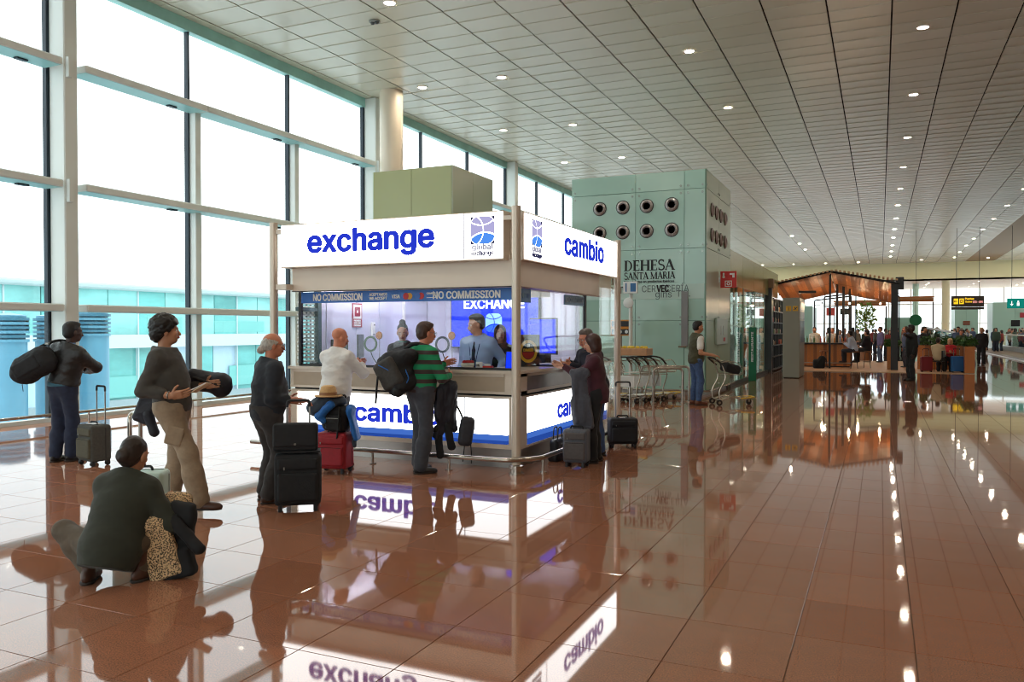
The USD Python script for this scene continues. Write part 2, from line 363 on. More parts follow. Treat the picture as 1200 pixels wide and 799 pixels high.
part(s, 'plate', lathe([(0, 0), (.12, 0), (.12, -.02), (0, -.02)], 20), M('fitting_grey', srgb(150, 155, 150), .4))
for dx in (-.05, .06): part(s, 'head', lathe([(.0, -.07), (.035, -.06), (.045, -.02)], 14, (dx, 0, 0)), M('fitting_dark', srgb(80, 84, 84), .4))

# ================================================================ OUTSIDE, beyond the glass
apron = solo('ground', bx(-400, XW - .6, -200, 400, -6.3, -6.0), M('apron', srgb(205, 212, 214), .8, var=.1, vscale=.05), 'pale grey airport apron outside the windows', 'ground', kind='structure')
sea = M('pier_glass', srgb(140, 206, 204), .12, var=.28, vscale=.22, stretch=(1, .6, 1.4))
sea2 = M('pier_glass_deep', srgb(106, 184, 182), .12, var=.3, vscale=.25, stretch=(1, .5, 1.4))
pale = M('pier_white', srgb(190, 208, 212), .5)
pg = thing('glass_pier', 'long teal glass pier building across the apron with white floor band', 'building', (-60, 0, -6))
part(pg, 'core', bx(-18, -1, -30, 150, 0, 11), M('pier_inner', srgb(150, 200, 196), .6))
part(pg, 'roof', cbx(-19, 1.2, -31, 151, 11.0, 11.5, .15), M('pier_roof', srgb(168, 188, 190), .5))
part(pg, 'floor_band', bx(-1, 1.0, -30, 150, 6.05, 7.2), pale)
part(pg, 'base', bx(-1, .5, -30, 150, 0, 1.6), M('pier_base', srgb(150, 170, 176), .6))
for j in range(60):
    y = -30 + j * 3
    part(pg, 'glass_panel', bx(-.6, .5, y + .05, y + 2.95, 7.2, 11.0), sea if j % 3 else sea2)
    part(pg, 'glass_panel', bx(-.6, .3, y + .05, y + 2.95, 1.6, 6.05), sea2 if (j * 7) % 5 > 1 else M('pier_lilac', srgb(176, 204, 220), .2))
    if j % 2: part(pg, 'mullion', bx(.3, .62, y - .06, y + .06, 1.6, 11), pale)
pr = M('pier_dark', srgb(118, 190, 186), .5)
for j, (y, w, z0, z1) in enumerate([(22, 8, 8.8, 10.2), (36, 5, 7.4, 8.6), (40, 6, 7.4, 8.4), (52, 4, 7.4, 8.8), (60, 7, 7.4, 8.5), (75, 9, 7.4, 8.4), (30, 6, 2, 4.2), (46, 7, 1.8, 3.6), (62, 5, 2, 4)]):
    part(pg, 'dark_bay', bx(.45, .53, y, y + w, z0, z1), pr)
silo_m = M('silo_blue', srgb(92, 150, 176), .35, var=.06, vscale=1.2)
silo_d = M('silo_rib', srgb(62, 116, 140), .4)
for x, y, R, zt, lab in ((-22, 14.57, .46, 2.0, 'pale blue cylindrical duct tower outside the window, leftmost of three'), (-22, 15.9, .46, 2.0, 'slim pale blue cylindrical duct tower outside the window, middle of three'), (-22, 17.2, .46, 2.15, 'pale blue cylindrical duct tower outside, behind the man with the duffel bag')):
    t = thing('duct_tower', lab, 'duct tower', (x, y, -6), group=None)
    part(t, 'shaft', cyl((0, 0, 0), (0, 0, zt + 5.3), R, 28), silo_m, smooth=40)
    for k in range(6): part(t, 'rib', lathe([(R * .9, 0), (R + .05, 0), (R + .05, .075), (R * .9, .075)], 28, (0, 0, zt + 5.3 + k * .12)), silo_d if k % 2 else silo_m)
    part(t, 'cap', lathe([(0, .1), (R * .95, .02), (R * .95, -.1)], 28, (0, 0, zt + 6.02)), silo_m)
    part(t, 'core', cyl((0, 0, zt + 5.3), (0, 0, zt + 6.0), R * .9, 20), silo_d)
# ================================================================ THE EXCHANGE BOOTH
beige = M('booth_beige', srgb(224, 208, 190), .4, var=.03, vscale=2)
champagne = M('booth_champagne', srgb(214, 199, 182), .34, metal=.15, var=.05, vscale=14, stretch=(1, 1, 20))
post_m = M('booth_post', srgb(206, 190, 172), .3, metal=.3)
lavender = M('booth_lavender', srgb(202, 202, 226), .35)
seam_m = M('seam', srgb(120, 120, 140), .5)
signglow = GLOW('sign_glow', (1.0, .985, .97), 2.6)
lowglow = GLOW('lightbox_glow', (.97, .985, 1.0), 1.7)
ink = GLOW('ink_blue', srgb(30, 46, 168), .95)
inkd = GLOW('ink_dark', srgb(44, 44, 74), .8)
band_hi = GLOW('band_light_blue', srgb(66, 108, 196), .62)
band_lo = GLOW('band_dark_blue', srgb(40, 76, 164), .55)
banner = M('banner_blue', srgb(34, 104, 186), .35)
ban_txt = M('banner_text', srgb(244, 240, 232), .5)
white_p = M('print_white', srgb(236, 236, 238), .5)
black_p = M('black_plastic', srgb(24, 24, 27), .4)
dark_gap = M('dark_gap', srgb(20, 19, 18), .6)
bglass = GLASS('booth_glass', (.96, .98, .975), .035, .8)
BL = np.array([-5.52, 10.4, 0])
booth = thing('exchange_booth', 'currency exchange booth with lit white signs and a counter in the middle of the hall', 'kiosk', BL)
def bp(name, mesh, mat, parent=None, **k): return part(parent or booth, name, moved(mesh, -BL), mat, **k)
X0, X1, YF, YR = -7.16, -3.86, 8.6, 12.1
# plinth and lower lit panels
bp('plinth', bx(X0 + .06, X1 - .06, YF + .12, YR, 0, .24), brushed)
bp('carcass', bx(X0 + .02, X1 - .02, YF + .05, YF + .5, .24, 1.12), beige)
bp('carcass', bx(X1 - .5, X1 - .03, YF + .5, YR - .02, .24, 1.12), beige)
def frame_front(name, x0, x1, y, z0, z1, w, mat, d=.03):
    return CAT([bx(x0, x0 + w, y - d, y + .02, z0, z1), bx(x1 - w, x1, y - d, y + .02, z0, z1), bx(x0 + w, x1 - w, y - d, y + .02, z0, z0 + w * .6), bx(x0 + w, x1 - w, y - d, y + .02, z1 - w * .3, z1)])
lb = bp('light_panel', bx(X0 + .08, X1 - .13, YF + .01, YF + .05, .40, .84), lowglow)
bp('stripe_light', bx(X0 + .08, X1 - .13, YF + .0, YF + .05, .335, .40), band_hi, label='lighter blue stripe')
bp('stripe_dark', bx(X0 + .08, X1 - .13, YF + .0, YF + .05, .265, .335), band_lo, label='dark blue stripe')
bp('panel_frame', frame_front('f', X0, X1, YF + .02, .24, .86, .09, champagne, .035), champagne)
bp('panel_joint', bx(-4.555, -4.547, YF + .004, YF + .02, .265, .84), seam_m)
part(lb, 'lettering', moved(upright(text('cambio', .215, 1.26, .006), '-y', (-6.16, YF + .01, .49)), -BL), ink)
ls = bp('light_panel', bx(X1 - .05, X1 - .01, YF + .25, YR - .1, .40, .84), lowglow)
bp('stripe_light', bx(X1 - .05, X1, YF + .25, YR - .1, .335, .40), band_hi)
bp('stripe_dark', bx(X1 - .05, X1, YF + .25, YR - .1, .265, .335), band_lo)
part(ls, 'lettering', moved(upright(text('cambio', .215, 1.26, .006), '+x', (X1 - .01, 9.93, .49)), -BL), ink)
bp('panel_frame', CAT([bx(X1 - .04, X1 + .02, YF, YF + .25, .24, .86), bx(X1 - .04, X1 + .02, YR - .1, YR, .24, .86), bx(X1 - .04, X1 + .02, YF + .25, YR - .1, .24, .265), bx(X1 - .04, X1 + .02, YF + .25, YR - .1, .84, .86)]), champagne)
bp('shadow_gap', bx(X0 + .03, X1 - .02, YF + .03, YF + .3, .86, .885), dark_gap); bp('shadow_gap', bx(X1 - .3, X1 - .01, YF + .1, YR, .86, .885), dark_gap)
bp('counter_front', CAT([bx(X0, X1, YF - .02, YF + .06, .885, 1.13), bx(X0 + .3, X1 - .15, YF - .035, YF - .02, 1.09, 1.13), bx(X0, X1, YF - .035, YF - .02, .885, .915), bx(X1 - .14, X1, YF - .035, YF - .02, .915, 1.13)]), champagne)
bp('counter_side', CAT([bx(X1 - .06, X1 + .01, YF, YR, .885, 1.13), bx(X1 + .01, X1 + .025, YF, YF + .24, .885, 1.13), bx(X1 + .01, X1 + .025, YF, YR, .885, .92), bx(X1 + .01, X1 + .025, YF, YR, 1.09, 1.13)]), champagne)
bp('counter_inset', bx(X1 + .008, X1 + .016, YF + .24, YR - .05, .92, 1.09), M('inset_bronze', srgb(150, 140, 136), .3, metal=.6, var=.1, vscale=6))
bp('counter_inset', bx(X0 + .05, X1 - .14, YF - .026, YF - .018, .915, 1.09), M('inset_tan', srgb(178, 160, 138), .4, var=.04))
L = Polygon([(X0 - .02, YF - .06), (X1 + .05, YF - .06), (X1 + .05, YR), (X1 - .62, YR), (X1 - .62, YF + .6), (X0 - .02, YF + .6)])
bp('countertop', moved(extr(L, .032), (0, 0, 1.13)), M('countertop', srgb(214, 200, 184), .22, var=.04))
# upper part
bp('fascia', CAT([cbx(-7.07, -3.82, 8.5, 8.66, 2.15, 2.47, .006), cbx(-3.98, -3.82, 8.66, YR, 2.15, 2.47, .006)]), beige)
bp('roof', bx(-7.1, -3.9, 8.5, YR + .05, 2.47, 2.52), beige)
bp('cornice', bx(-7.07, -3.815, 8.495, 8.55, 2.145, 2.152), dark_gap)
bp('wall_washer', bx(-6.9, -4.1, 8.66, 8.68, 2.24, 2.4), GLOW('booth_fill', (.93, .95, 1.0), 2.6)); bp('lamp_strip', bx(-6.6, -4.5, 11.05, 11.2, 2.44, 2.46), GLOW('booth_lamp', (.88, .9, 1.0), 14.0)); bp('baffle', bx(-6.7, -4.4, 10.96, 10.99, 2.12, 2.47), beige)
bp('lamp_strip', bx(-6.85, -6.75, 9.2, 10.9, 2.44, 2.46), GLOW('booth_lamp', 0, 0)); bp('baffle', bx(-6.7, -6.67, 9.1, 10.96, 2.12, 2.47), beige)
def logo(s, face):
    """A globe in a rounded square, cut by white arcs; lettering below."""
    sq = Point(0, 0).buffer(.5 * s, 32); R = sbox(-.5 * s, -.52 * s, .5 * s, .52 * s)
    globe = R.buffer(-.3 * s).buffer(.3 * s, resolution=12)
    arcs = unary_union([Point(-.05 * s, 1.05 * s).buffer(.85 * s, 24).boundary.buffer(.024 * s), Point(-.62 * s, .0).buffer(.66 * s, 24).boundary.buffer(.024 * s), Point(.08 * s, -.98 * s).buffer(.9 * s, 24).boundary.buffer(.03 * s)])
    top = sbox(-s, -s, s, s).difference(Point(.08 * s, -.98 * s).buffer(.9 * s, 24)); body = globe.difference(arcs)
    return [(R.difference(globe.buffer(.03 * s)), inkd, 'emblem_corner'), (body.intersection(top), GLOW('logo_grey', srgb(150, 146, 184), .9), 'emblem_upper'), (body.difference(top), GLOW('logo_blue', srgb(70, 124, 206), .9), 'emblem_lower')]
def sign(face):
    front = face == '-y'
    if front: sg = bp('sign', cbx(-7.14, -3.92, 8.37, 8.72, 2.452, 3.012, .006), champagne); q = bp('sign_face', bx(-7.125, -3.935, 8.355, 8.372, 2.47, 2.998), signglow)
    else: sg = bp('sign', cbx(-4.1, -3.75, 8.54, 12.14, 2.452, 3.012, .006), champagne); q = bp('sign_face', bx(-3.752, -3.735, 8.555, 12.125, 2.47, 2.998), signglow)
    def put(m, along, z, mat, name):
        part(q, name, moved(upright(m, face, (along, 8.355, z) if front else (-3.735, along, z)), -BL), mat)
    if front: put(text('exchange', .268, 1.86, .006), -6.69, 2.64, ink, 'lettering')
    else: put(text('cambio', .268, 1.62, .006), 9.83, 2.64, ink, 'lettering')
    c = -4.185 if front else 8.9
    for g, mat, nm in logo(.3, face): put(extr(g, .005), c, 2.795, mat, nm)
    put(text('global', .062, .27, .005, True, True), c, 2.575, GLOW('logo_text', srgb(140, 140, 155), .8), 'lettering'); put(text('exchange', .05, .29, .005, True, True), c, 2.51, inkd, 'lettering')
    put(extr(sbox(-.004, 0, .004, .528), .004), -4.43 if front else 9.22, 2.47, seam_m, 'joint')
sign('-y'); sign('+x')
# glazing with the blue banner
bp('glass', bx(X0 + .08, X0 + 1.7, YF + .1, YF + .112, 1.2, 2.15), bglass); bp('glass', bx(X0 + 1.71, X1 - .1, YF + .1, YF + .112, 1.2, 2.15), bglass)
bp('glass', bx(X1 - .112, X1 - .1, YF + .12, 10.3, 1.2, 2.15), bglass); bp('glass', bx(X1 - .112, X1 - .1, 10.31, 11.25, 1.2, 2.15), bglass)
bp('frame', CAT([bx(X0 + .05, X0 + .085, YF + .08, YF + .13, 1.16, 2.16), bx(X1 - .125, X1 - .085, 11.24, 11.3, 1.16, 2.16), bx(X0 + .05, X1 - .1, YF + .09, YF + .125, 1.16, 1.19)]), black_metal)
bn = bp('banner', bx(X0 + .1, X1 - .1, YF + .075, YF + .09, 2.0, 2.145), banner)
def bt(m, x, z, mat, name='lettering'): part(bn, name, moved(upright(m, '-y', (x, YF + .075, z)), -BL), mat)
bt(text('NO COMMISSION', .085, .78, .004), -6.86, 2.03, ban_txt); bt(text('NO COMMISSION', .085, .92, .004), -5.03, 2.03, ban_txt)
bt(text('ACEPTAMOS', .035, .27, .004), -5.97, 2.08, ban_txt); bt(text('WE ACCEPT', .035, .27, .004), -5.97, 2.03, ban_txt); bt(text('VISA', .045, .12, .004), -5.63, 2.045, ban_txt)
for x, c1, c2 in ((-5.42, (200, 40, 40), (230, 160, 50)), (-5.25, (60, 110, 190), (200, 50, 50))):
    bt(extr(Point(0, 0).buffer(.042, 16), .004), x, 2.067, M('card_%d' % c1[0], srgb(*c1), .5), 'card_mark'); bt(extr(Point(.05, 0).buffer(.042, 16).difference(Point(0, 0).buffer(.04, 16)), .004), x, 2.067, M('card_%d' % c2[0], srgb(*c2), .5), 'card_mark')
bt(text('CAMBIO', .022, .13, .004), -5.12, 2.085, ban_txt); bt(extr(sbox(0, 0, .14, .008), .004), -5.12, 2.04, ban_txt)
b2 = bp('banner', bx(X1 - .098, X1 - .09, YF + .16, YF + .62, 1.98, 2.145), banner)
for k, c in enumerate(((200, 150, 60), (90, 140, 190), (60, 110, 190))): part(b2, 'card_mark', moved(upright(extr(Point(0, 0).buffer(.03, 14), .003), '+x', (X1 - .09, 8.84 + .14 * k, 2.065)), -BL), M('mark_%d' % k, srgb(*c), .5))
b3 = bp('banner', bx(X1 - .1, X1 - .09, 10.4, 11.2, 1.99, 2.13), M('banner_pale', srgb(70, 118, 170), .35))
part(b3, 'lettering', moved(upright(text('NO COMMISSION', .07, .72, .003), '+x', (X1 - .09, 10.44, 2.03)), -BL), M('banner_text_pale', srgb(160, 190, 215), .5))
bp('side_screen', bx(-3.76, -3.748, 11.32, 12.05, .06, 2.45), bglass, label='full-height glass screen at the side')
# inner walls
bp('back_wall', bx(X0 + .05, -4.35, YR - .02, YR + .04, 0, 2.47), lavender); bp('wall_panel', bx(X0 + .05, -6.75, YR - .035, YR - .02, .1, 2.4), lavender); bp('wall_panel', bx(-4.95, -4.4, YR - .035, YR - .02, .1, 2.4), lavender)
bp('side_wall', bx(X0 - .02, X0 + .04, 9.16, YR, 0, 2.47), lavender)
for a, b in ((9.28, 9.98), (10.0, 10.58), (10.6, 11.28), (11.3, 12.04)): bp('wall_panel', bx(X0 + .04, X0 + .052, a, b, .1, 2.4), lavender)
bp('trunking', bx(X0 + .05, X0 + .075, 11.26, 11.32, 1.1, 2.4), white_p)
bp('side_frame', CAT([bx(X0 - .03, X0 + .05, 9.1, 9.17, 0, 2.47), bx(X0 - .02, X0 + .04, 8.7, 9.1, 1.9, 1.95)]), M('frame_slate', srgb(70, 96, 100), .4))
for k in range(17): bp('slat', bx(X0 - .03, X0 - .01, 8.74, 9.1, 1.2 + k * .053, 1.231 + k * .053), M('slat_white', srgb(240, 246, 240), .4))
bp('slat_post', CAT([bx(X0 - .05, X0 - .03, 8.95, 8.965, 1.16, 2.1), bx(X0 - .05, X0 - .03, 9.03, 9.05, 1.16, 2.1)]), M('slat_dark', srgb(60, 80, 80), .4))
bp('glass', bx(X0 + .0, X0 + .012, 8.72, 9.1, 1.16, 2.15), bglass)
# corner posts with flanges, standing just outside
for px, py in ((-3.77, 8.38), (-7.27, 8.38), (-3.77, 12.26)):
    t = bp('post', cyl((px, py, .0), (px, py, 3.05), .053, 24), post_m, smooth=40)
    part(t, 'flange', moved(lathe([(.053, .11), (.085, .1), (.085, .07), (.065, .07), (.065, .02), (.09, .02), (.09, 0), (.053, 0)], 20, (px, py, 0)), -BL), steel, smooth=35)
bp('bracket', CAT([bx(-7.25, -7.1, 8.36, 8.42, 2.9, 2.96), bx(-7.25, -7.05, 8.36, 8.55, 2.17, 2.24), bx(-3.93, -3.77, 8.36, 8.42, 2.9, 2.95)]), champagne)
rail_path = bend([(-7.5, 8.2, .18), (-3.8, 8.2, .18), (-3.52, 8.5, .18), (-3.52, 11.0, .18)], .12)
fr = bp('foot_rail', tube(rail_path, .027, 12), steel, smooth=45)
for x, y in ((-5.67, 8.3), (-3.53, 8.6), (-6.9, 8.3), (-4.6, 8.3), (-3.52, 10.2)):
    part(fr, 'leg', moved(CAT([cyl((x, y, 0), (x, y, .15), .016), cyl((x, y, .0), (x, y, .012), .045), cyl((x, y, .14), (x, min(y, 8.2) if x < -3.55 else y, .175), .016)]), -BL), steel, smooth=40)

# ---- things in and on the booth
tv = thing('screen', 'large blue wall screen with the word EXCHANGE and a globe emblem', 'screen', (-5.8, 12.02, 1.76))
part(tv, 'casing', cbx(-.81, .81, -.03, .03, -.42, .45, .01), black_p)
sf = part(tv, 'display', bx(-.79, .79, -.034, -.03, -.40, .43), GLOW('screen_blue', srgb(18, 46, 214), 1.15))
sw = GLOW('screen_white', (.95, .97, 1.0), 1.3)
part(sf, 'lettering', upright(text('EXCHANGE', .15, 1.1, .002), '-y', (-.55, -.034, .24)), sw)
for g, mat, nm in logo(.3, 0)[1:]: part(sf, 'emblem', upright(extr(g, .002), '-y', (-.0, -.034, .0)), GLOW('screen_pale' if nm == 'emblem_upper' else 'screen_mid', srgb(150, 200, 255) if nm == 'emblem_upper' else srgb(60, 110, 240), 1.0))
po = thing('notice', 'white and dark red safety notice on the booth side wall', 'notice', (X0 + .055, 10.0, 1.68))
part(po, 'board', bx(0, .008, -.12, .12, 0, .36), M('notice_red', srgb(150, 28, 58), .5))
part(po, 'panel', bx(.008, .01, -.1, .1, .13, .34), white_p)
part(po, 'symbol', upright(extr(Point(0, 0).buffer(.05, 20).union(sbox(-.05, -.05, .05, .05).buffer(.02)).difference(Point(0, 0).buffer(.022, 12)), .002), '+x', (.01, 0, .235)), M('notice_red', 0))
for k in range(3): part(po, 'lettering', upright(text('PROHIBIDO' if k == 0 else 'PASO A ZONA' if k == 1 else 'PRIVADA', .022, .17, .002, True, True), '+x', (.008, 0, .09 - k * .035)), white_p)
ic = thing('intercom', 'small white wall intercom box with dark speaker beside the notice', 'intercom', (X0 + .055, 10.4, 1.64))
part(ic, 'box', cbx(0, .03, -.04, .04, -.09, .12, .006), white_p); part(ic, 'speaker', bx(.03, .033, .0, .03, .07, .09), black_p); part(ic, 'button', bx(.03, .034, -.02, .02, -.07, -.055), seam_m)
CT = 1.162
def ring_stand(x, lab, m1):
    t = thing('counter_mirror', lab, 'mirror', (x, 8.8, CT))
    part(t, 'base', lathe([(0, .015), (.06, .012), (.065, 0), (0, 0)], 24, (.12, 0, 0)), black_p)
    part(t, 'stand', cyl((.14, 0, 0), (.14, 0, .41), .004, 8), steel)
    part(t, 'disc', lathe([(0, .012), (.045, .01), (.052, 0), (.045, -.006), (0, -.006)], 22).apply_transform(trimesh.transformations.rotation_matrix(math.pi / 2, [1, 0, 0])).apply_translation((.14, -.01, .41)), M('disc_copper', srgb(150, 90, 50), .2, metal=.9))
    part(t, 'ring', ring(.09, .014, 30, 10, 1, (0, 0, .3)), m1, smooth=True)
    part(t, 'arm', tube(bend([(.0, .0, .21), (.02, .02, .12), (.13, 0, .01)], .05), .006, 8), black_p, smooth=True)
ring_stand(-6.04, 'round mirror ring with green edge on a stand by the bald man', M('ring_green', srgb(70, 110, 70), .4, var=.3, vscale=30))
ring_stand(-4.97, 'round mirror ring with dark blue edge on a stand by the striped man', M('ring_navy', srgb(48, 60, 84), .3, var=.3, vscale=30))
fb = thing('flower_basket', 'small white basket with red flowers on the front counter', 'basket', (-4.64, 8.85, CT))
part(fb, 'bowl', lathe([(0, 0), (.06, 0), (.085, .05), (.08, .075), (.07, .05), (0, .04)], 20), M('basket_white', srgb(226, 220, 206), .6))
for k in range(9): part(fb, 'flower', ball((.06 * math.cos(k * 2.4) * (k / 9) ** .5, .06 * math.sin(k * 2.4) * (k / 9) ** .5, .085), .024, 1), M('flower_red', srgb(176, 24, 34), .6))
mg = thing('mug', 'white printed mug on the front counter', 'mug', (-4.47, 8.83, CT))
part(mg, 'cup', lathe([(0, 0), (.038, 0), (.04, .09), (.036, .09), (.034, .006), (0, .006)], 20), white_p, smooth=40); part(mg, 'handle', ring(.025, .005, 16, 6, 1, (.055, 0, .045)), white_p)
part(mg, 'print', upright(text('ECB', .026, .045, .003, True, True), '-y', (0, -.038, .035)), black_p)
rb = thing('card_holder', 'flat red leaflet holder on the front counter', 'holder', (-4.35, 8.83, CT))
part(rb, 'tray', cbx(-.06, .06, -.04, .04, 0, .045, .008), M('tray_red', srgb(190, 40, 30), .4)); part(rb, 'leaflet', bx(-.04, .04, -.02, -.012, .03, .07), white_p)
tb = thing('tablet', 'blue lit tablet screen tilted in a black stand by the corner post', 'tablet', (-4.08, 8.92, CT))
tm = CAT([cbx(-.085, .085, -.008, .008, 0, .23, .006)]); tm.apply_transform(trimesh.transformations.rotation_matrix(-.15, [1, 0, 0])); part(tb, 'case', tm, black_p)
td = bx(-.072, .072, -.012, -.008, .015, .215); td.apply_transform(trimesh.transformations.rotation_matrix(-.15, [1, 0, 0])); part(tb, 'display', td, GLOW('screen_blue', 0, 0)); part(tb, 'foot', cbx(-.05, .05, -.02, .06, 0, .012, .004), black_p)
bd = thing('display_board', 'black advertising board with a yellow and red round emblem inside the side counter', 'board', (-4.22, 9.75, CT), 62)
part(bd, 'panel', cbx(-.2, .2, -.012, .012, 0, .42, .006), black_p)
part(bd, 'emblem', upright(extr(Point(0, .2).buffer(.15, 24).difference(Point(0, .2).buffer(.11, 24)), .003), '-y', (0, -.012, 0)), M('emblem_yellow', srgb(220, 170, 40), .5))
part(bd, 'emblem', upright(extr(Point(0, .2).buffer(.10, 24).intersection(sbox(-1, 0, 1, .19)), .003), '-y', (0, -.012, 0)), M('emblem_red', srgb(170, 40, 30), .5))
part(bd, 'lettering', upright(text('CAMBIO', .035, .17, .003, True, True), '-y', (0, -.012, .2)), M('emblem_yellow', 0)); part(bd, 'padlock', upright(extr(sbox(-.025, .255, .025, .3), .003), '-y', (0, -.012, 0)), white_p)
mo = thing('monitor', 'black flat monitor on the counter between the bald man and the louvres', 'monitor', (-6.72, 9.05, CT), -20)
part(mo, 'panel', cbx(-.2, .2, -.012, .012, .07, .35, .006), black_p); part(mo, 'stand', CAT([bx(-.02, .02, 0, .03, 0, .1), cbx(-.08, .08, -.06, .08, 0, .01, .004)]), black_p)
m2 = thing('monitor', 'tall black monitor edge-on behind the bald man', 'monitor', (-6.55, 9.3, CT), 116)
part(m2, 'panel', cbx(-.24, .24, -.012, .012, .1, .42, .006), black_p); part(m2, 'stand', CAT([bx(-.02, .02, 0, .03, 0, .14), cbx(-.08, .08, -.06, .08, 0, .01, .004)]), black_p)
m3 = thing('monitor', 'second blue screen standing deeper in the booth on the right', 'monitor', (-4.55, 11.1, 1.2), -25)
part(m3, 'panel', cbx(-.3, .3, -.015, .015, .08, .62, .006), black_p); part(m3, 'display', bx(-.28, .28, -.019, -.015, .1, .6), GLOW('screen_blue', 0, 0)); part(m3, 'stand', cbx(-.1, .1, -.07, .07, -.06, .09, .01), black_p)
kb = thing('stapler', 'small black stapler at the left end of the counter', 'stapler', (-7.0, 8.85, CT))
part(kb, 'arm', CAT([ball((0, 0, .03), .03, 2, (2.2, .7, .9)), ball((.05, 0, .02), .02, 2, (2.2, .8, .8))]), black_p, smooth=True); part(kb, 'base', cbx(-.08, .1, -.02, .02, 0, .012, .004), black_p)
cr = thing('cash_tray', 'dark money tray under the side glass in front of the couple', 'tray', (-4.0, 10.05, CT))
part(cr, 'tray', cbx(-.12, .12, -.2, .2, 0, .02, .006), black_p); part(cr, 'dish', cbx(-.08, .08, -.14, .14, .02, .026, .003), M('dish_grey', srgb(120, 120, 128), .3)); part(cr, 'note', rotz(bx(-.03, .03, -.07, .07, .026, .028), 20), white_p)
tl = thing('telephone', 'dark desk telephone on the counter right of the bald man', 'telephone', (-5.75, 8.9, CT), 10)
part(tl, 'body', cbx(-.09, .09, -.08, .08, 0, .04, .012), M('phone_blue', srgb(60, 70, 96), .4)); part(tl, 'handset', CAT([ball((-.06, 0, .06), .03, 2, (.8, 2.4, .6)), ball((-.06, .06, .055), .028), ball((-.06, -.06, .055), .028)]), M('phone_blue', 0)); part(tl, 'keypad', bx(-.01, .07, -.05, .05, .04, .044), white_p)
rm = thing('till_printer', 'black receipt printer on the counter by the backpack', 'printer', (-5.55, 8.98, CT))
part(rm, 'body', cbx(-.06, .06, -.08, .08, 0, .13, .015), black_p); part(rm, 'paper', bx(-.035, .035, -.02, -.018, .12, .2), white_p); part(rm, 'lid', cbx(-.05, .05, -.05, .05, .13, .145, .006), M('phone_blue', 0))
# ================================================================ BUILDINGS INSIDE THE HALL
class At:
    """A thing whose parts are written in world coordinates."""
    def __init__(s, name, label, cat, loc, group=None, kind=None): s.o = np.array(loc, float); s.t = thing(name, label, cat, loc, 0, group, kind)
    def __call__(s, name, mesh, mat, parent=None, **k): return part(parent or s.t, name, moved(mesh, -s.o), mat, **k)
olive = M('olive_panel', srgb(158, 163, 110), .22, ior=1.6)
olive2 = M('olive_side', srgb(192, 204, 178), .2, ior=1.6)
ob = At('service_tower', 'olive green panelled service box standing behind the booth', 'service tower', (-8.9, 15.4, 0))
ob('core', bx(-9.84, -7.97, 14.53, 16.34, 0, 4.97), dark_gap)
for a, b in ((-9.86, -8.93), (-8.92, -7.96)):
    for c, d in ((.02, 2.5), (2.51, 5.0)): ob('panel', bx(a, b, 14.5, 14.53, c, d), olive)
for a, b in ((14.5, 15.4), (15.41, 16.37)):
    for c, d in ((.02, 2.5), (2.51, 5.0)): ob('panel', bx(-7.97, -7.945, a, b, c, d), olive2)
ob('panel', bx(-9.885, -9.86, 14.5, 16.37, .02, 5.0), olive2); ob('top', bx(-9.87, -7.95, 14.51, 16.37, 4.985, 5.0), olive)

frost = M('frosted_green', srgb(160, 196, 184), .13, var=.05, vscale=.6, ior=1.6)
frost2 = M('frosted_green_pale', srgb(168, 201, 190), .13, var=.05, vscale=.6, ior=1.6)
frost_s = M('frosted_green_side', srgb(164, 188, 162), .25, var=.06, vscale=.5, ior=1.45)
fix_m = M('spot_fixing', srgb(160, 176, 166), .3, metal=.8)
gb = At('glass_kiosk', 'tall frosted green glass cafe building with round air nozzles and black lettering', 'building', (-5.7, 21.9, 0))
GX0, GX1, GY0, GY1, GZ = -7.46, -3.93, 20.17, 23.7, 5.62
gb('core', bx(GX0 + .05, GX1 - .05, GY0 + .05, GY1, .1, GZ - .03), M('kiosk_core', srgb(90, 130, 116), .6))
gb('base', bx(GX0 + .1, GX1 - .1, GY0 + .12, GY1, 0, .12), brushed)
xs, zs = [GX0, -5.72, -4.47, GX1], [.12, 1.87, 3.68, 5.15, GZ]
for i in range(3):
    for j in range(4):
        gb('glass_panel', bx(xs[i] + .006, xs[i + 1] - .006, GY0, GY0 + .025, zs[j] + .006, zs[j + 1] - .006), frost if (i + j) % 2 else frost2)
        for sx in ((xs[i] + .09), (xs[i + 1] - .09)):
            for sz in (zs[j] + .09, zs[j + 1] - .09):
                if zs[j + 1] - zs[j] > .5 or sz < zs[j] + .1: gb('fixing', cyl((sx, GY0 - .012, sz), (sx, GY0 + .01, sz), .03, 10), fix_m)
ys = [GY0, 21.9, GY1]
for i in range(2):
    for j in range(4):
        gb('glass_panel', bx(GX1 - .025, GX1, ys[i] + .006, ys[i + 1] - .006, zs[j] + .006, zs[j + 1] - .006), frost_s)
        for sy in (ys[i] + .09, ys[i + 1] - .09): gb('fixing', cyl((GX1 - .01, sy, zs[j] + .09), (GX1 + .012, sy, zs[j] + .09), .03, 10), fix_m)
gb('edge', bx(GX1 - .03, GX1 + .004, GY0 - .004, GY0 + .03, .12, GZ), M('glass_edge', srgb(88, 120, 100), .2))
nz_grey, nz_dark = M('nozzle_grey', srgb(178, 172, 172), .3, metal=.5), M('nozzle_dark', srgb(36, 24, 26), .5)
prof = [(.0, .05), (.085, .05), (.09, -.02), (.115, -.05), (.15, -.035), (.168, 0.0), (.168, .01)]
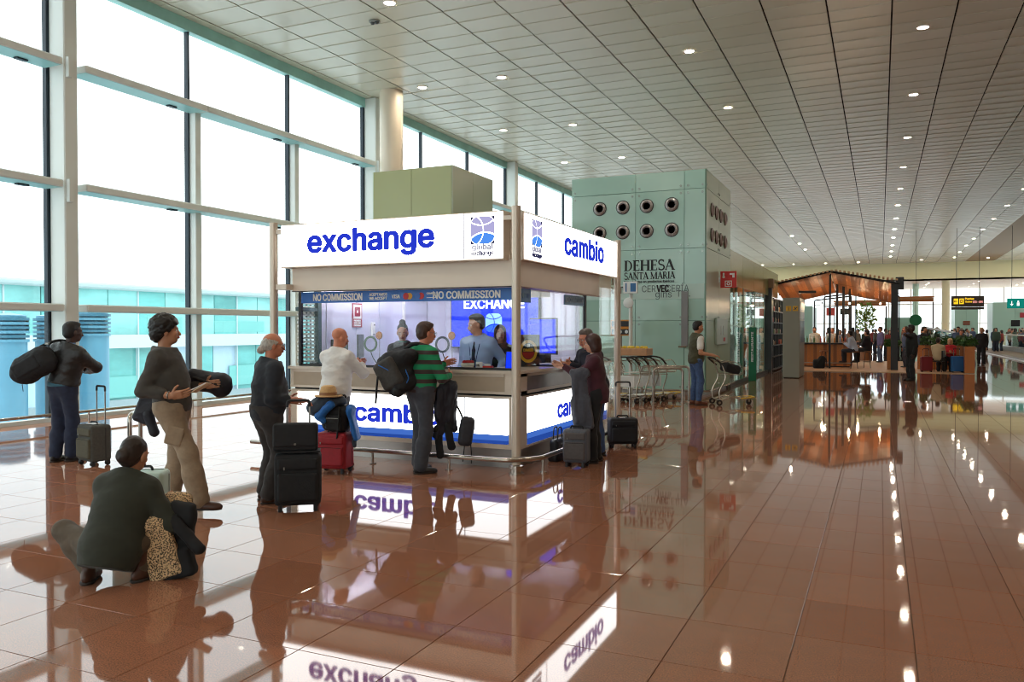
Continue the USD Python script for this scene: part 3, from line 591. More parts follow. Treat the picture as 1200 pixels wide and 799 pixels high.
def nozzle(p, face):
    m = lathe(prof, 28); d = lathe([(0, .005), (.095, .005), (.095, .03), (0, .03)], 24); r = lathe([(.168, -.012), (.18, -.012), (.18, .01), (.168, .01)], 28)
    T = trimesh.transformations.rotation_matrix(-math.pi / 2, [1, 0, 0]) if face == '-y' else trimesh.transformations.rotation_matrix(-math.pi / 2, [0, 1, 0])
    out = []
    for q in (m, d, r): q.apply_transform(T); out.append(moved(q, p))
    n = gb('nozzle', out[0], nz_grey, smooth=40); part(n, 'opening', moved(out[1], (-gb.o)), nz_dark); part(n, 'rim', moved(out[2], (-gb.o)), nz_dark)
for x in (-6.68, -6.06, -5.43, -4.79):
    for z in (4.79, 4.155): nozzle((x, GY0 - .005, z), '-y')
for y in (20.9, 21.52, 22.15, 22.8):
    for z in (4.70, 4.06): nozzle((GX1 + .005, y, z), '+x')
# serif lettering
def glyph(c):
    T, t, s = .2, .085, .065
    R = lambda x0, y0, x1, y1: sbox(x0, y0, x1, y1)
    ser = lambda x, y, w=.34: sbox(x - w / 2, y, x + w / 2, y + s)
    seg = lambda p, w: LineString(p).buffer(w / 2, cap_style=2)
    st = lambda x, w=T: unary_union([R(x - w / 2, 0, x + w / 2, 1), ser(x, 0), ser(x, 1 - s)])
    if c == 'I': return st(.17), .34
    if c == 'D':
        from shapely import affinity as af
        o = af.scale(Point(.3, .5).buffer(.5, 24), .92, 1).intersection(R(.17, 0, 2, 1)); i = af.scale(Point(.28, .5).buffer(.44, 24), .76, 1).intersection(R(.17, 0, 2, 1))
        return unary_union([o.difference(i), st(.17)]), .82
    if c == 'E': return unary_union([st(.17), R(.1, 0, .62, t), R(.1, 1 - t, .6, 1), R(.1, .48, .5, .48 + t), R(.57, 0, .63, .24), R(.55, .78, .61, 1), R(.46, .4, .51, .62)]), .7
    if c == 'H': return unary_union([st(.17), st(.75), R(.17, .48, .75, .48 + t)]), .95
    if c == 'N': return unary_union([st(.14, t), st(.78, t), seg([(.12, 1), (.78, 0)], .17), ]), .94
    if c == 'M': return unary_union([st(.14, t), st(.98, T), seg([(.14, 1), (.54, .02)], .16), seg([(.54, .02), (.96, 1)], t)]), 1.18
    if c == 'A': return unary_union([seg([(.06, 0), (.42, 1)], t), seg([(.38, 1), (.76, 0)], T), R(.18, .3, .62, .3 + t), ser(.08, 0, .26), ser(.76, 0, .32)]).intersection(R(-.2, 0, 1.2, 1.02)), .84
    if c == 'T': return unary_union([R(.3, 0, .47, 1), ser(.385, 0), R(.02, 1 - t, .75, 1), R(.02, .76, .08, 1), R(.69, .76, .75, 1)]), .78
    if c == 'R': return unary_union([st(.17), Point(.36, .73).buffer(.27, 16).intersection(R(.25, .4, 1, 1.1)).difference(Point(.34, .73).buffer(.18, 16)), R(.2, 1 - t, .4, 1), R(.2, .46, .4, .46 + t), seg([(.4, .48), (.72, 0)], .15), ser(.72, 0, .28)]), .82
    if c == 'S':
        a = np.linspace(.25 * math.pi, 1.5 * math.pi, 18); b = np.linspace(.5 * math.pi, -.75 * math.pi, 18)
        p = [(.32 + .23 * math.cos(q), .745 + .22 * math.sin(q)) for q in a] + [(.32 + .25 * math.cos(q), .27 + .235 * math.sin(q)) for q in b]
        return unary_union([LineString(p).buffer(.065), R(.5, .76, .56, .97), R(.06, .03, .12, .26)]), .66
    return None, .35
def serif_text(s, h, width):
    from shapely import affinity as af
    x, gs = 0, []
    for c in s:
        g, w = glyph(c)
        if g is not None: gs.append(af.translate(g, x, 0))
        x += w
    k = width / x
    return extr(af.scale(unary_union(gs), k, h, origin=(0, 0)), .006)
blackink = M('letter_black', srgb(22, 24, 24), .5)
gl = lambda m, x, z, mat: gb('lettering', upright(m, '-y', (x, GY0 - .001, z)), mat)
gl(serif_text('DEHESA', .27, 1.3), -6.02, 3.15, blackink); gl(serif_text('SANTA MARIA', .18, 1.32), -6.02, 2.93, blackink)
gl(text('Especialistas en productos ibéricos', .06, 1.3, .005), -6.02, 2.84, blackink)
gl(serif_text('I', .3, .12), -6.38, 2.8, blackink)
gb('frit_band', bx(GX0 + .2, GX1 - .05, GY0 - .004, GY0, 2.42, 2.79), M('frit_white', srgb(186, 212, 206), .4))
gl(text('CERVECERÍA', .17, 1.2, .007, False), -5.55, 2.6, M('letter_grey', srgb(92, 110, 110), .5)); gl(text('VEC', .17, .3, .009), -5.16, 2.6, blackink); gl(text('RANTE', .17, .5, .007), -6.4, 2.58, blackink)
gl(text('gins', .17, .42, .007, False), -5.2, 2.46, M('letter_grey', 0)); gl(text('T.B.', .16, .34, .007, False), -4.66, 2.47, M('letter_grey', 0))
gp = gb('door_pull', cbx(-4.53, -4.36, GY0 - .06, GY0 - .02, 1.22, 2.6, .01), M('pull_grey', srgb(126, 126, 128), .4), label='tall grey door plate')
part(gp, 'stay', moved(CAT([cyl((-4.6, GY0 - .05, 1.22), (-4.4, GY0 - .05, 1.22), .02, 8), cyl((-4.45, GY0 - .05, 1.4), (-4.45, GY0 + .01, 1.4), .02, 8), cyl((-4.45, GY0 - .05, 2.4), (-4.45, GY0 + .01, 2.4), .02, 8)]), -gb.o), steel)
gb('kick_rail', tube(bend([(GX0, 19.95, .14), (GX1 + .12, 19.95, .14), (GX1 + .12, 23.6, .14)], .12), .025, 10), steel, smooth=40)
for x in (-6.6, -5.4, -4.4): gb('rail_leg', cyl((x, 19.95, 0), (x, 19.95, .13), .018, 8), steel)
fh = At('hose_cabinet', 'flat white fire hose cabinet with red button on the green glass side wall', 'cabinet', (GX1, 22.1, 1.6))
fh('box', cbx(GX1, GX1 + .06, 21.35, 22.95, 1.25, 1.95, .01), M('cabinet_grey', srgb(176, 196, 188), .4)); fh('button', bx(GX1 + .06, GX1 + .07, 22.3, 22.55, 1.33, 1.43), M('alarm_red', srgb(190, 30, 28), .4)); fh('handle', CAT([bx(GX1 + .06, GX1 + .07, 21.9, 21.94, 1.5, 1.75), bx(GX1 + .06, GX1 + .07, 22.2, 22.24, 1.5, 1.75)]), brushed)
fs = At('fire_sign', 'red square fire equipment sign projecting from the green glass wall', 'sign', (-3.68, 22.0, 2.97))
fs('plate', cbx(-3.9, -3.48, 21.98, 22.01, 2.76, 3.2, .005), M('sign_red', srgb(204, 34, 30), .4)); fs('bracket', bx(GX1, -3.85, 21.985, 22.005, 2.9, 3.05), steel)
fs('symbol', upright(extr(unary_union([sbox(-.15, .1, -.1, .19), Point(-.125, .08).buffer(.035), sbox(.03, .13, .16, .18), sbox(.1, .06, .16, .18)]), .003), '-y', (-3.69, 21.979, 2.97)), white_p)
fs('symbol', upright(extr(sbox(-.09, -.18, .09, -.02).difference(sbox(-.07, -.16, .07, -.04)).union(Point(0, -.1).buffer(.045)).difference(Point(0, -.1).buffer(.022)), .003), '-y', (-3.69, 21.979, 2.97)), white_p)

# ---- the lower glazed restaurant wing behind
cafe = At('cafe_wing', 'long low glass walled restaurant wing with olive glass fascia', 'building', (-5.5, 29.5, 0))
LY = 35.6
ol3 = M('fascia_olive', srgb(140, 146, 92), .18, var=.05, vscale=.4, ior=1.6)
for k in range(5): cafe('fascia_panel', bx(GX1 - .03, GX1, GY1 + k * 2.38 + .01, GY1 + (k + 1) * 2.38 - .01, 2.95, 3.95), ol3)
cafe('roof', bx(-8.5, GX1 - .03, GY1, LY, 3.8, 3.93), M('cafe_roof', srgb(150, 150, 120), .6))
cglass = GLASS('cafe_glass', (.86, .93, .88), .06, .85)
for k in range(7): cafe('pane', bx(GX1 - .02, GX1 - .008, GY1 + k * 1.26 + .01, GY1 + (k + 1) * 1.26 - .01, .1, 2.94), cglass)
for k in range(4): cafe('mullion', bx(GX1 - .05, GX1 + .005, GY1 + k * 2.52 - .02, GY1 + k * 2.52 + .02, 0, 2.95), M('mullion_green', srgb(120, 140, 118), .3))
cafe('sill', bx(GX1 - .06, GX1 + .02, GY1, 32.4, 0, .1), M('sill_dark', srgb(60, 56, 50), .4))
cafe('pillar', cbx(-4.12, -3.8, 32.4, 32.7, 0, 3.25, .01), M('pillar_dark', srgb(34, 36, 34), .4)); cafe('capital', cbx(-4.15, -3.75, 32.35, 32.75, 3.25, 3.6, .01), M('capital_wood', srgb(140, 112, 84), .5))
for k in range(12): cafe('roof_slat', bx(-8.2, -4.1, GY1 + .4 + k * .75, GY1 + .5 + k * .75, 3.1, 3.25), M('slat_wood', srgb(170, 150, 110), .5))
# black lattice shelf beside the pillar
lt = At('lattice_shelf', 'black metal lattice shelving with small jars between dark pillar and grey totem', 'shelf', (-3.9, 35, 0))
for y in np.linspace(33.0, 37.0, 8): lt('upright', bx(-3.93, -3.87, y - .03, y + .03, 0, 2.9), black_metal)
for z in (.05, .55, 1.0, 1.45, 1.9, 2.35, 2.85): lt('shelf', bx(-4.05, -3.8, 33, 37, z, z + .035), black_metal)
rj = random.Random(5)
jm = [M('jar_amber', srgb(190, 120, 60), .3), M('jar_cream', srgb(220, 200, 170), .4), M('jar_red', srgb(150, 50, 40), .4), M('jar_green', srgb(90, 120, 70), .4)]
jarm = lathe([(0, 0), (.07, 0), (.075, .12), (.06, .17), (.06, .2), (0, .2)], 10)
for k in range(22): solo('jar', jarm, rj.choice(jm), 'small storage jar standing on the black lattice shelving', 'jar', (-3.93, 33.3 + rj.random() * 3.4, rj.choice([1.035, 1.485, 1.935, 2.385])), group='jars on the lattice shelving')
# ---- totems
tt = At('information_totem', 'tall grey free-standing totem with two yellow pictograms', 'totem', (-2.74, 29.2, 0))
tg = M('totem_grey', srgb(150, 146, 134), .4, var=.03, vscale=2)
tt('body', cbx(-3.02, -2.47, 28.75, 30.6, .02, 2.72, .015), tg); tt('foot', bx(-2.98, -2.5, 28.8, 30.5, 0, .03), dark_gap)
for x in (-2.83, -2.61):
    q = tt('pictogram', bx(x - .085, x + .085, 28.74, 28.75, 2.27, 2.44), M('picto_yellow', srgb(236, 176, 32), .4))
    s = unary_union([sbox(-.012, -.06, .012, .03), Point(0, .05).buffer(.014)]) if x < -2.7 else unary_union([LineString([(-.05, -.04), (.06, .04)]).buffer(.012), Polygon([(-.01, 0), (.02, -.05), (.035, -.05), (.025, .01)]), Polygon([(-.02, 0), (-.04, .05), (-.025, .05), (.02, .02)])])
    part(q, 'symbol', moved(upright(extr(s, .003), '-y', (x, 28.74, 2.355)), -tt.o), black_p)
for z0, z1 in ((1.2, 1.95), (2.0, 2.25), (2.3, 2.6)):
    for k in range(4): tt('side_panel', bx(-2.472, -2.46, 28.95 + k * .4, 29.3 + k * .4, z0, z1), M('totem_dark', srgb(66, 84, 96), .3))
gt = At('green_totem', 'slim dark green sign post with white vertical writing', 'totem', (-3.72, 26.72, 0))
gt('board', cbx(-3.84, -3.6, 26.69, 26.75, .0, 1.72, .01), M('totem_green', srgb(10, 112, 74), .4))
m = text('RESTAURANTE', .07, .95, .003); m = upright(m, '-y'); m.apply_transform(trimesh.transformations.rotation_matrix(-math.pi / 2, [0, 1, 0])); gt('lettering', moved(m, (-3.69, 26.69, .62)), white_p)
# ---- hoop rails, cart park, info pole
def hoop(lab, pts, h, r=.028):
    (xa, ya), (xb, yb) = pts; t = thing('hoop_rail', lab, 'rail', ((xa + xb) / 2, (ya + yb) / 2, 0)); o = np.array([(xa + xb) / 2, (ya + yb) / 2, 0])
    part(t, 'hoop', moved(tube(bend([(xa, ya, 0), (xa, ya, h), (xb, yb, h), (xb, yb, 0)], .1), r, 12), -o), steel, smooth=40)
    for x, y in pts: part(t, 'flange', moved(lathe([(0, .015), (.06, .012), (.065, 0)], 16, (x, y, 0)), -o), steel)
hoop('steel hoop rail in front of the green glass kiosk, nearer of two', ((-4.64, 17.82), (-4.03, 18.05)), .78)
hoop('steel hoop rail in front of the green glass kiosk, farther of two', ((-5.0, 18.15), (-3.98, 18.5)), .8)
hoop('short bent steel hoop post beside the grey suitcase by the window', ((-9.0, 7.75), (-8.55, 7.2)), .58)
ip = At('information_pole', 'slim white pole with a small blue and white flag sign and a round disc', 'sign post', (-5.39, 18.6, 0))
ip('pole', cyl((-5.39, 18.6, 0), (-5.39, 18.6, 2.6), .045, 16), M('pole_white', srgb(214, 220, 216), .35), smooth=40)
ip('sign', cbx(-5.55, -5.2, 18.5, 18.56, 2.5, 2.78, .006), M('flag_white', srgb(226, 234, 236), .4)); ip('print', upright(extr(unary_union([sbox(.0, -.1, .13, .1), sbox(-.12, -.1, -.09, .1)]), .004), '-y', (-5.37, 18.5, 2.64)), M('flag_blue', srgb(50, 110, 170), .4))
d = lathe([(0, .03), (.1, .02), (.125, 0), (.1, -.02), (0, -.03)], 28); d.apply_transform(trimesh.transformations.rotation_matrix(math.pi / 2, [1, 0, 0])); ip('disc', moved(d, (-5.42, 18.5, 2.28)), M('flag_white', 0), smooth=40)
yb = At('cart_dispenser', 'black dispenser display with orange frames above the luggage carts', 'display', (-5.65, 18.75, 0))
og = M('frame_orange', srgb(214, 140, 40), .4)
yb('post', cyl((-5.7, 18.8, 0), (-5.7, 18.8, 1.5), .04, 12), brushed)
for z in (1.5, 1.69):
    yb('frame', cbx(-5.92, -5.4, 18.7, 18.76, z, z + .19, .006), og); q = yb('panel', bx(-5.89, -5.43, 18.69, 18.7, z + .03, z + .16), black_p)
part(q, 'symbol', moved(upright(extr(unary_union([Point(-.02, 0).buffer(.045), Point(.14, 0).buffer(.04)]), .003), '-y', (-5.66, 18.69, 1.595)), -yb.o), M('flag_white', 0))
cart_m = M('cart_steel', srgb(196, 186, 170), .25, metal=.9)
rubber = M('rubber_black', srgb(26, 25, 25), .6)
def make_cart(label, loc, rot, group, board):
    t = thing('luggage_cart', label, 'luggage cart', loc, rot, group)
    for s in (-1, 1):
        y = s * .25
        part(t, 'side_frame', tube(bend([(.02, y, .1), (-.02, y, .3), (.16, y, .62), (.02, y * .96, .98), (-.08, y * .96, 1.0)], .14), .014, 8), cart_m, smooth=40)
        part(t, 'base_bar', tube(bend([(.02, y, .1), (.3, y, .2), (.45, y * .7, .13), (.8, y * .55, .16)], .1), .013, 8), cart_m, smooth=40)
        part(t, 'basket_side', tube(bend([(.1, y, .68), (.5, y * .9, .66), (.56, y * .8, .8), (.36, y * .9, .96), (.06, y * .96, .94)], .1), .009, 8), cart_m, smooth=40)
        w = part(t, 'wheel', cyl((.0, y - .018, .065), (.0, y + .018, .065), .065, 16), rubber, smooth=40); part(w, 'hub', cyl((.0, y - .022, .065), (.0, y + .022, .065), .028, 10), cart_m)
    w = part(t, 'wheel', cyl((.74, -.02, .06), (.74, .02, .06), .06, 16), rubber, smooth=40); part(w, 'fork', CAT([bx(.72, .76, -.032, -.024, .06, .17), bx(.72, .76, .024, .032, .06, .17)]), cart_m)
    part(t, 'handle', tube(bend([(.1, -.25, .86), (-.1, -.25, 1.02), (-.14, 0, 1.04), (-.1, .25, 1.02), (.1, .25, .86)], .1), .019, 10), rubber, smooth=40)
    part(t, 'cross_bar', CAT([cyl((.16, -.25, .62), (.16, .25, .62), .01, 8), cyl((.02, -.25, .12), (.02, .25, .12), .012, 8)]), cart_m)
    part(t, 'basket', CAT([cyl((.1 + .1 * k, -.235, .68), (.1 + .1 * k, .235, .68), .006, 6) for k in range(5)] + [cyl((.56, -.2, .7 + .05 * k), (.56, .2, .7 + .05 * k), .006, 6) for k in range(3)]), cart_m)
    part(t, 'bumper', tube(bend([(.5, -.19, .15), (.82, -.15, .17), (.85, 0, .17), (.82, .15, .17), (.5, .19, .15)], .08), .016, 8), M('bumper_yellow', srgb(206, 170, 60), .4), smooth=40)
    part(t, 'deck', CAT([cyl((.1 + .13 * k, -.2, .17), (.1 + .13 * k, .2, .17), .008, 6) for k in range(5)]), cart_m)
    if board: part(t, 'board', cbx(-.06, -.04, -.23, .23, .36, .62, .01), M('cart_board', srgb(222, 224, 222), .4))
    return t.GetPrim()
c0 = make_cart('wire luggage cart at the front of the nested row, white board towards us', (-5.12, 17.45, 0), 66, 'nested luggage carts', True)
labs = ['second luggage cart of the nested row, behind the front one', 'third luggage cart of the nested row beside the pole', 'rearmost luggage cart of the nested row under the dispenser', 'luggage cart at the left of the row, half hidden by the booth post']
for k, l in enumerate(labs): dup(c0, 'luggage_cart', l, (-5.12 + .13 * (k + 1) if k < 3 else -5.68, 17.45 + .28 * (k + 1) if k < 3 else 17.3, 0), 66)
ad = At('advert_tray', 'wooden advert tray with yellow fruit on top of the luggage carts', 'tray', (-5.1, 17.8, 1.04))
ad('tray', cbx(-5.5, -4.75, 17.65, 18.2, 1.06, 1.22, .01), M('tray_wood', srgb(196, 150, 112), .5, var=.1))
for k in range(7): ad('fruit', ball((-5.4 + .1 * k, 17.75 + .05 * (k % 3), 1.245), .045, 1, (1.3, 1, .8)), M('fruit_yellow', srgb(220, 190, 60), .5))
# ================================================================ SOFT SHAPES (people, bags, coats): signed distances meshed with surface nets
def V3(*a): return np.array(a, float)
def rot_zxy(yaw=0, pitch=0, roll=0):
    """Columns: right, forward, up. yaw about z, pitch nods forward (positive looks down), roll tilts to the right."""
    y, p, r = map(math.radians, (yaw, pitch, roll))
    Rz = np.array([[math.cos(y), -math.sin(y), 0], [math.sin(y), math.cos(y), 0], [0, 0, 1]])
    Rx = np.array([[1, 0, 0], [0, math.cos(-p), -math.sin(-p)], [0, math.sin(-p), math.cos(-p)]])
    Ry = np.array([[math.cos(r), 0, math.sin(r)], [0, 1, 0], [-math.sin(r), 0, math.cos(r)]])
    return Rz @ Rx @ Ry
def cap(a, b, ra, rb=None, k=.03, op='+'): return ('cap', np.array(a, float), np.array(b, float), ra, ra if rb is None else rb, k, op)
def ell(c, r, R=None, k=.03, op='+'): return ('ell', np.array(c, float), np.array(r, float), np.eye(3) if R is None else R, k, op)
def rbox(c, h, r, R=None, k=.02, op='+'): return ('box', np.array(c, float), np.array(h, float), r, np.eye(3) if R is None else R, k, op)
def plane(p, n): return ('cut', np.array(p, float), np.array(n, float) / np.linalg.norm(n))
def bounds_of(q):
    if q[0] == 'cap': return np.minimum(q[1] - q[3], q[2] - q[4]), np.maximum(q[1] + q[3], q[2] + q[4])
    e = np.abs(q[3] if q[0] == 'ell' else q[4]) @ q[2]
    return q[1] - e, q[1] + e
def dist(q, P):
    if q[0] == 'cap':
        a, ab = q[1], q[2] - q[1]; w = P - a
        t = np.clip((w @ ab) / max(ab @ ab, 1e-9), 0, 1)
        return np.sqrt(((w - t[..., None] * ab) ** 2).sum(-1)) - (q[3] + (q[4] - q[3]) * t)
    if q[0] == 'ell':
        w = (P - q[1]) @ q[3]; r = q[2]; k0 = np.sqrt(((w / r) ** 2).sum(-1)); k1 = np.sqrt(((w / r ** 2) ** 2).sum(-1))
        return k0 * (k0 - 1) / np.maximum(k1, 1e-6)
    w = np.abs((P - q[1]) @ q[4]) - (q[2] - q[3])
    return np.sqrt((np.maximum(w, 0) ** 2).sum(-1)) + np.minimum(w.max(-1), 0) - q[3]
def field(prims, h, pad=.02):
    add = [q for q in prims if q[0] != 'cut' and q[-1] == '+']
    lo = np.min([bounds_of(q)[0] for q in add], 0) - pad - 2 * h; hi = np.max([bounds_of(q)[1] for q in add], 0) + pad + 2 * h
    n = np.ceil((hi - lo) / h).astype(int) + 1
    F = np.full(n, .08, np.float32); ax = [lo[k] + h * np.arange(n[k]) for k in range(3)]
    for q in prims:
        if q[0] == 'cut':
            g = sum(((a - q[1][k]) * q[2][k]).reshape([-1 if j == k else 1 for j in range(3)]) for k, a in enumerate(ax)); F = np.maximum(F, g); continue
        k = q[-2]; b0, b1 = bounds_of(q); m = .05 + k
        i0 = np.clip(np.floor((b0 - m - lo) / h).astype(int), 0, n); i1 = np.clip(np.ceil((b1 + m - lo) / h).astype(int) + 1, 0, n)
        if (i1 <= i0).any(): continue
        sl = tuple(slice(a, b) for a, b in zip(i0, i1))
        P = np.stack(np.meshgrid(*[ax[t][sl[t]] for t in range(3)], indexing='ij'), -1)
        d = dist(q, P); S = F[sl]
        if q[-1] == '+':
            e = np.maximum(k - np.abs(S - d), 0) / k; F[sl] = np.minimum(S, d) - e * e * k * .25
        else:
            e = np.maximum(k - np.abs(S + d), 0) / k; F[sl] = np.maximum(S, -d) + e * e * k * .25
    return F, lo
def nets(F, lo, h):
    F = np.pad(F, 1, constant_values=.05); lo = lo - h
    s = F < 0; n = np.array(F.shape)
    c = np.zeros(n - 1, np.int8)
    for o in np.ndindex(2, 2, 2): c += s[o[0]:n[0] - 1 + o[0], o[1]:n[1] - 1 + o[1], o[2]:n[2] - 1 + o[2]]
    idx = np.argwhere((c > 0) & (c < 8)); ids = np.full(n - 1, -1, np.int64); ids[tuple(idx.T)] = np.arange(len(idx))
    acc, cnt = np.zeros((len(idx), 3)), np.zeros(len(idx)); cor = list(np.ndindex(2, 2, 2))
    for a in cor:
        for k in range(3):
            if a[k]: continue
            b = list(a); b[k] = 1
            fa, fb = F[tuple((idx + a).T)], F[tuple((idx + b).T)]; w = (fa < 0) != (fb < 0)
            t = fa / np.where(fa - fb == 0, 1, fa - fb); p = np.repeat(np.array(a, float)[None], len(idx), 0); p[:, k] = t
            acc[w] += p[w]; cnt[w] += 1
    V = lo + h * (idx + acc / np.maximum(cnt, 1)[:, None]); faces = []
    for k in range(3):
        i, j = [x for x in range(3) if x != k]
        A = [slice(1, n[t] - 1) for t in range(3)]; A[k] = slice(0, n[k] - 1); B = list(A); B[k] = slice(1, n[k])
        sa, sb = s[tuple(A)], s[tuple(B)]; e = np.argwhere(sa != sb); flip = sa[tuple(e.T)]
        base = e.copy(); base[:, i] += 1; base[:, j] += 1
        def cell(di, dj): q = base.copy(); q[:, i] += di; q[:, j] += dj; return ids[tuple(q.T)]
        Q = np.stack([cell(-1, -1), cell(0, -1), cell(0, 0), cell(-1, 0)], 1)
        if k == 1: flip = ~flip
        Q[~flip] = Q[~flip][:, ::-1]; faces.append(Q)
    Q = np.vstack(faces); Q = Q[(Q >= 0).all(1)]
    return trimesh.Trimesh(V, np.vstack([Q[:, [0, 1, 2]], Q[:, [0, 2, 3]]]), process=False)
def soft(prims, h=.012, wrinkle=0.0, wscale=(9, 9, 14), seed=0, pad=.02, fine=0.0):
    m = nets(*field(prims, h, pad), h)
    if wrinkle:
        v, f, n = meshkit.arrays(m, True); w = meshkit.fbm(v * np.array(wscale) + seed * 3.7, 3, seed) - .5
        if fine: w = w + fine * (meshkit.noise(v * 90, seed) - .5)
        m = trimesh.Trimesh(v + n * (w * 2 * wrinkle)[:, None], f, process=False)
    return m
def ik(a, c, l1, l2, hint):
    """The joint between a and c for two bones, bent towards hint; c moves nearer where it is out of reach."""
    a, c, hint = np.array(a, float), np.array(c, float), np.array(hint, float); d = c - a; L = np.linalg.norm(d)
    if L > (l1 + l2) * .995: c = a + d / L * (l1 + l2) * .995; d = c - a; L = np.linalg.norm(d)
    u = d / L; x = (l1 * l1 - l2 * l2 + L * L) / (2 * L); y = math.sqrt(max(l1 * l1 - x * x, 0))
    hh = hint - u * (hint @ u); hh /= np.linalg.norm(hh) + 1e-9
    return a + u * x + hh * y, c

# ================================================================ PEOPLE
def fabric(name, c, var=.12, rough=.85): return MATS.get('cloth_' + name) or M('cloth_' + name, srgb(*c), rough, var=var, vscale=22, bump=.25, bscale=160, sheen_weight=.1)
def skinm(name, c): return M('skin_' + name, srgb(*c), .5, var=.06, vscale=14)
def hairm(name, c): return M('hair_' + name, srgb(*c), .5, var=.35, vscale=60, stretch=(1, 1, .3))
eye_white, iris_m, lip_m = M('eye_white', srgb(226, 222, 214), .3), M('eye_iris', srgb(46, 32, 24), .3), M('lips', srgb(160, 84, 76), .45)
leather_b, leather_k = M('shoe_brown', srgb(74, 44, 30), .45, var=.15, vscale=20), M('shoe_black', srgb(24, 22, 22), .4)
sole_m = M('shoe_sole', srgb(52, 44, 40), .7)
def unit(a): a = np.array(a, float); return a / (np.linalg.norm(a) + 1e-9)
class Person:
    """A figure in its own frame: x to the right of the picture, y away from the camera, z up (rotz turns that frame into the hall).
    face = heading of hips in degrees (0 = +x, 90 = +y). All lengths are for 1.75 m and are scaled by H / 1.75."""
    def __init__(s, name, label, loc, H=1.75, face=90, pelvis=(0, 0, .95), lean=(0, 0), twist=0, head=(0, 0, 0), rhand=None, lhand=None, rfoot=None, lfoot=None,
                 rknee=None, lknee=None, relbow=None, lelbow=None, toes=(0, 0), fat=1.0, female=False, res=1.0, spine=.5, cat='person', rot=VIEW, palms=None, heel=(0, 0), group=None, detail=True):
        s.k = H / 1.75; s.res, s.fat, s.fem, s.detail = res, fat, female, detail
        s.t = thing(name, label, cat, loc, rot, group)
        fa = math.radians(face); F, Rt = V3(math.cos(fa), math.sin(fa), 0), V3(math.sin(fa), -math.cos(fa), 0)
        s.F, s.R = F, Rt
        s.pel = np.array(pelvis, float); up = unit(V3(0, 0, 1) * .5 + (F * lean[0] + Rt * lean[1]) * .5)
        s.up = up; s.neck = s.pel + up * spine + V3(0, 0, 0); ta = math.radians(face + twist)
        s.CF, s.CR = V3(math.cos(ta), math.sin(ta), 0), V3(math.sin(ta), -math.cos(ta), 0)
        s.CF = unit(s.CF - up * (s.CF @ up)); s.CR = np.cross(s.CF, up)
        sw = .16 if female else .182
        s.sh = {1: s.neck + s.CR * sw - up * .075, -1: s.neck - s.CR * sw - up * .075}
        s.hip = {1: s.pel + Rt * .09 - V3(0, 0, .03), -1: s.pel - Rt * .09 - V3(0, 0, .03)}
        s.wr, s.el, s.an, s.kn, s.toe = {}, {}, {}, {}, {}
        for sd, hnd, elb, ft, kn, to in ((1, rhand, relbow, rfoot, rknee, toes[0]), (-1, lhand, lelbow, lfoot, lknee, toes[1])):
            w = s.sh[sd] + V3(0, 0, -.535) + s.CR * sd * .04 + s.CF * .05 if hnd is None else np.array(hnd, float)
            hint = -s.CF * .9 + s.CR * sd * .25 - V3(0, 0, .3) if elb is None else np.array(elb, float)
            s.el[sd], s.wr[sd] = ik(s.sh[sd], w, .295, .255, hint)
            a = s.pel * V3(1, 1, 0) + Rt * sd * .1 + V3(0, 0, .085) if ft is None else np.array(ft, float) + V3(0, 0, .085)
            s.kn[sd], s.an[sd] = ik(s.hip[sd], a, .425, .416, F + Rt * sd * .12 if kn is None else np.array(kn, float))
            ha = math.radians(face + to); s.toe[sd] = V3(math.cos(ha), math.sin(ha), 0)
        s.heel = {1: heel[0], -1: heel[1]}
        hy, hp, hr = head; s.H = rot_zxy(face + twist - 90 + hy, hp, hr)
        s.hc = s.neck + up * .06 + V3(0, 0, .115) + s.H @ V3(0, .035, .0)
        s.palms = palms or {}
    def P(s, name, mesh, mat, parent=None, smooth=True, **kw):
        mesh = mesh.copy(); mesh.apply_scale(s.k); return part(parent or s.t, name, mesh, mat, smooth=smooth, **kw)
    def h(s, p): return s.hc + s.H @ np.array(p, float)
    def torso(s, g=0.0, top=True):
        f, u, R3 = s.fat, s.up, np.stack([s.CR, s.CF, s.up], 1); R0 = np.stack([s.R, s.F, V3(0, 0, 1)], 1)
        ch, ab = s.neck - u * .19 + s.CF * .01, s.pel + u * .16 + s.CF * (.015 + .05 * (f - 1))
        w = .155 if s.fem else .172
        q = [ell(ch, (w + g, .112 * (1 + .5 * (f - 1)) + g, .21 + g), R3, .06), ell(ab, ((.135 if s.fem else .15) * f + g, .112 * f + g, .19 + g), (R3 + R0) / 2 if abs((R3 * R0).sum() - 3) < .3 else R3, .08), ell(s.pel, (.168 * (1 + .4 * (f - 1)) + g, .122 + g, .14 + g), R0, .07),
             cap(s.neck - u * .02, s.sh[1] - s.CR * .02 + u * .01, .05 + g, .044 + g, .07), cap(s.neck - u * .02, s.sh[-1] + s.CR * .02 + u * .01, .05 + g, .044 + g, .07), cap(s.neck - u * .04, s.neck + u * .045, .062 + g, .05 + g, .05)]
        if s.fem: q += [ell(ch + s.CF * .085 + s.CR * .07 * sd - u * .03, (.062 + g, .055 + g, .062 + g), R3, .05) for sd in (1, -1)]
        return q
    def arm(s, sd, g=0.0, to=1.0):
        a, e, w = s.sh[sd], s.el[sd], s.wr[sd]; sc = .88 if s.fem else 1.0
        if to < 0: return [cap(a, a - (e - a) * to, .054 * sc + g, .05 * sc + g, .05)]
        q = [cap(a, e, .054 * sc + g, .044 * sc + g, .05)]
        if to > 0: q.append(cap(e, e + (w - e) * to, .043 * sc + g, (.043 - .013 * to) * sc + g * .9, .025))
        return q
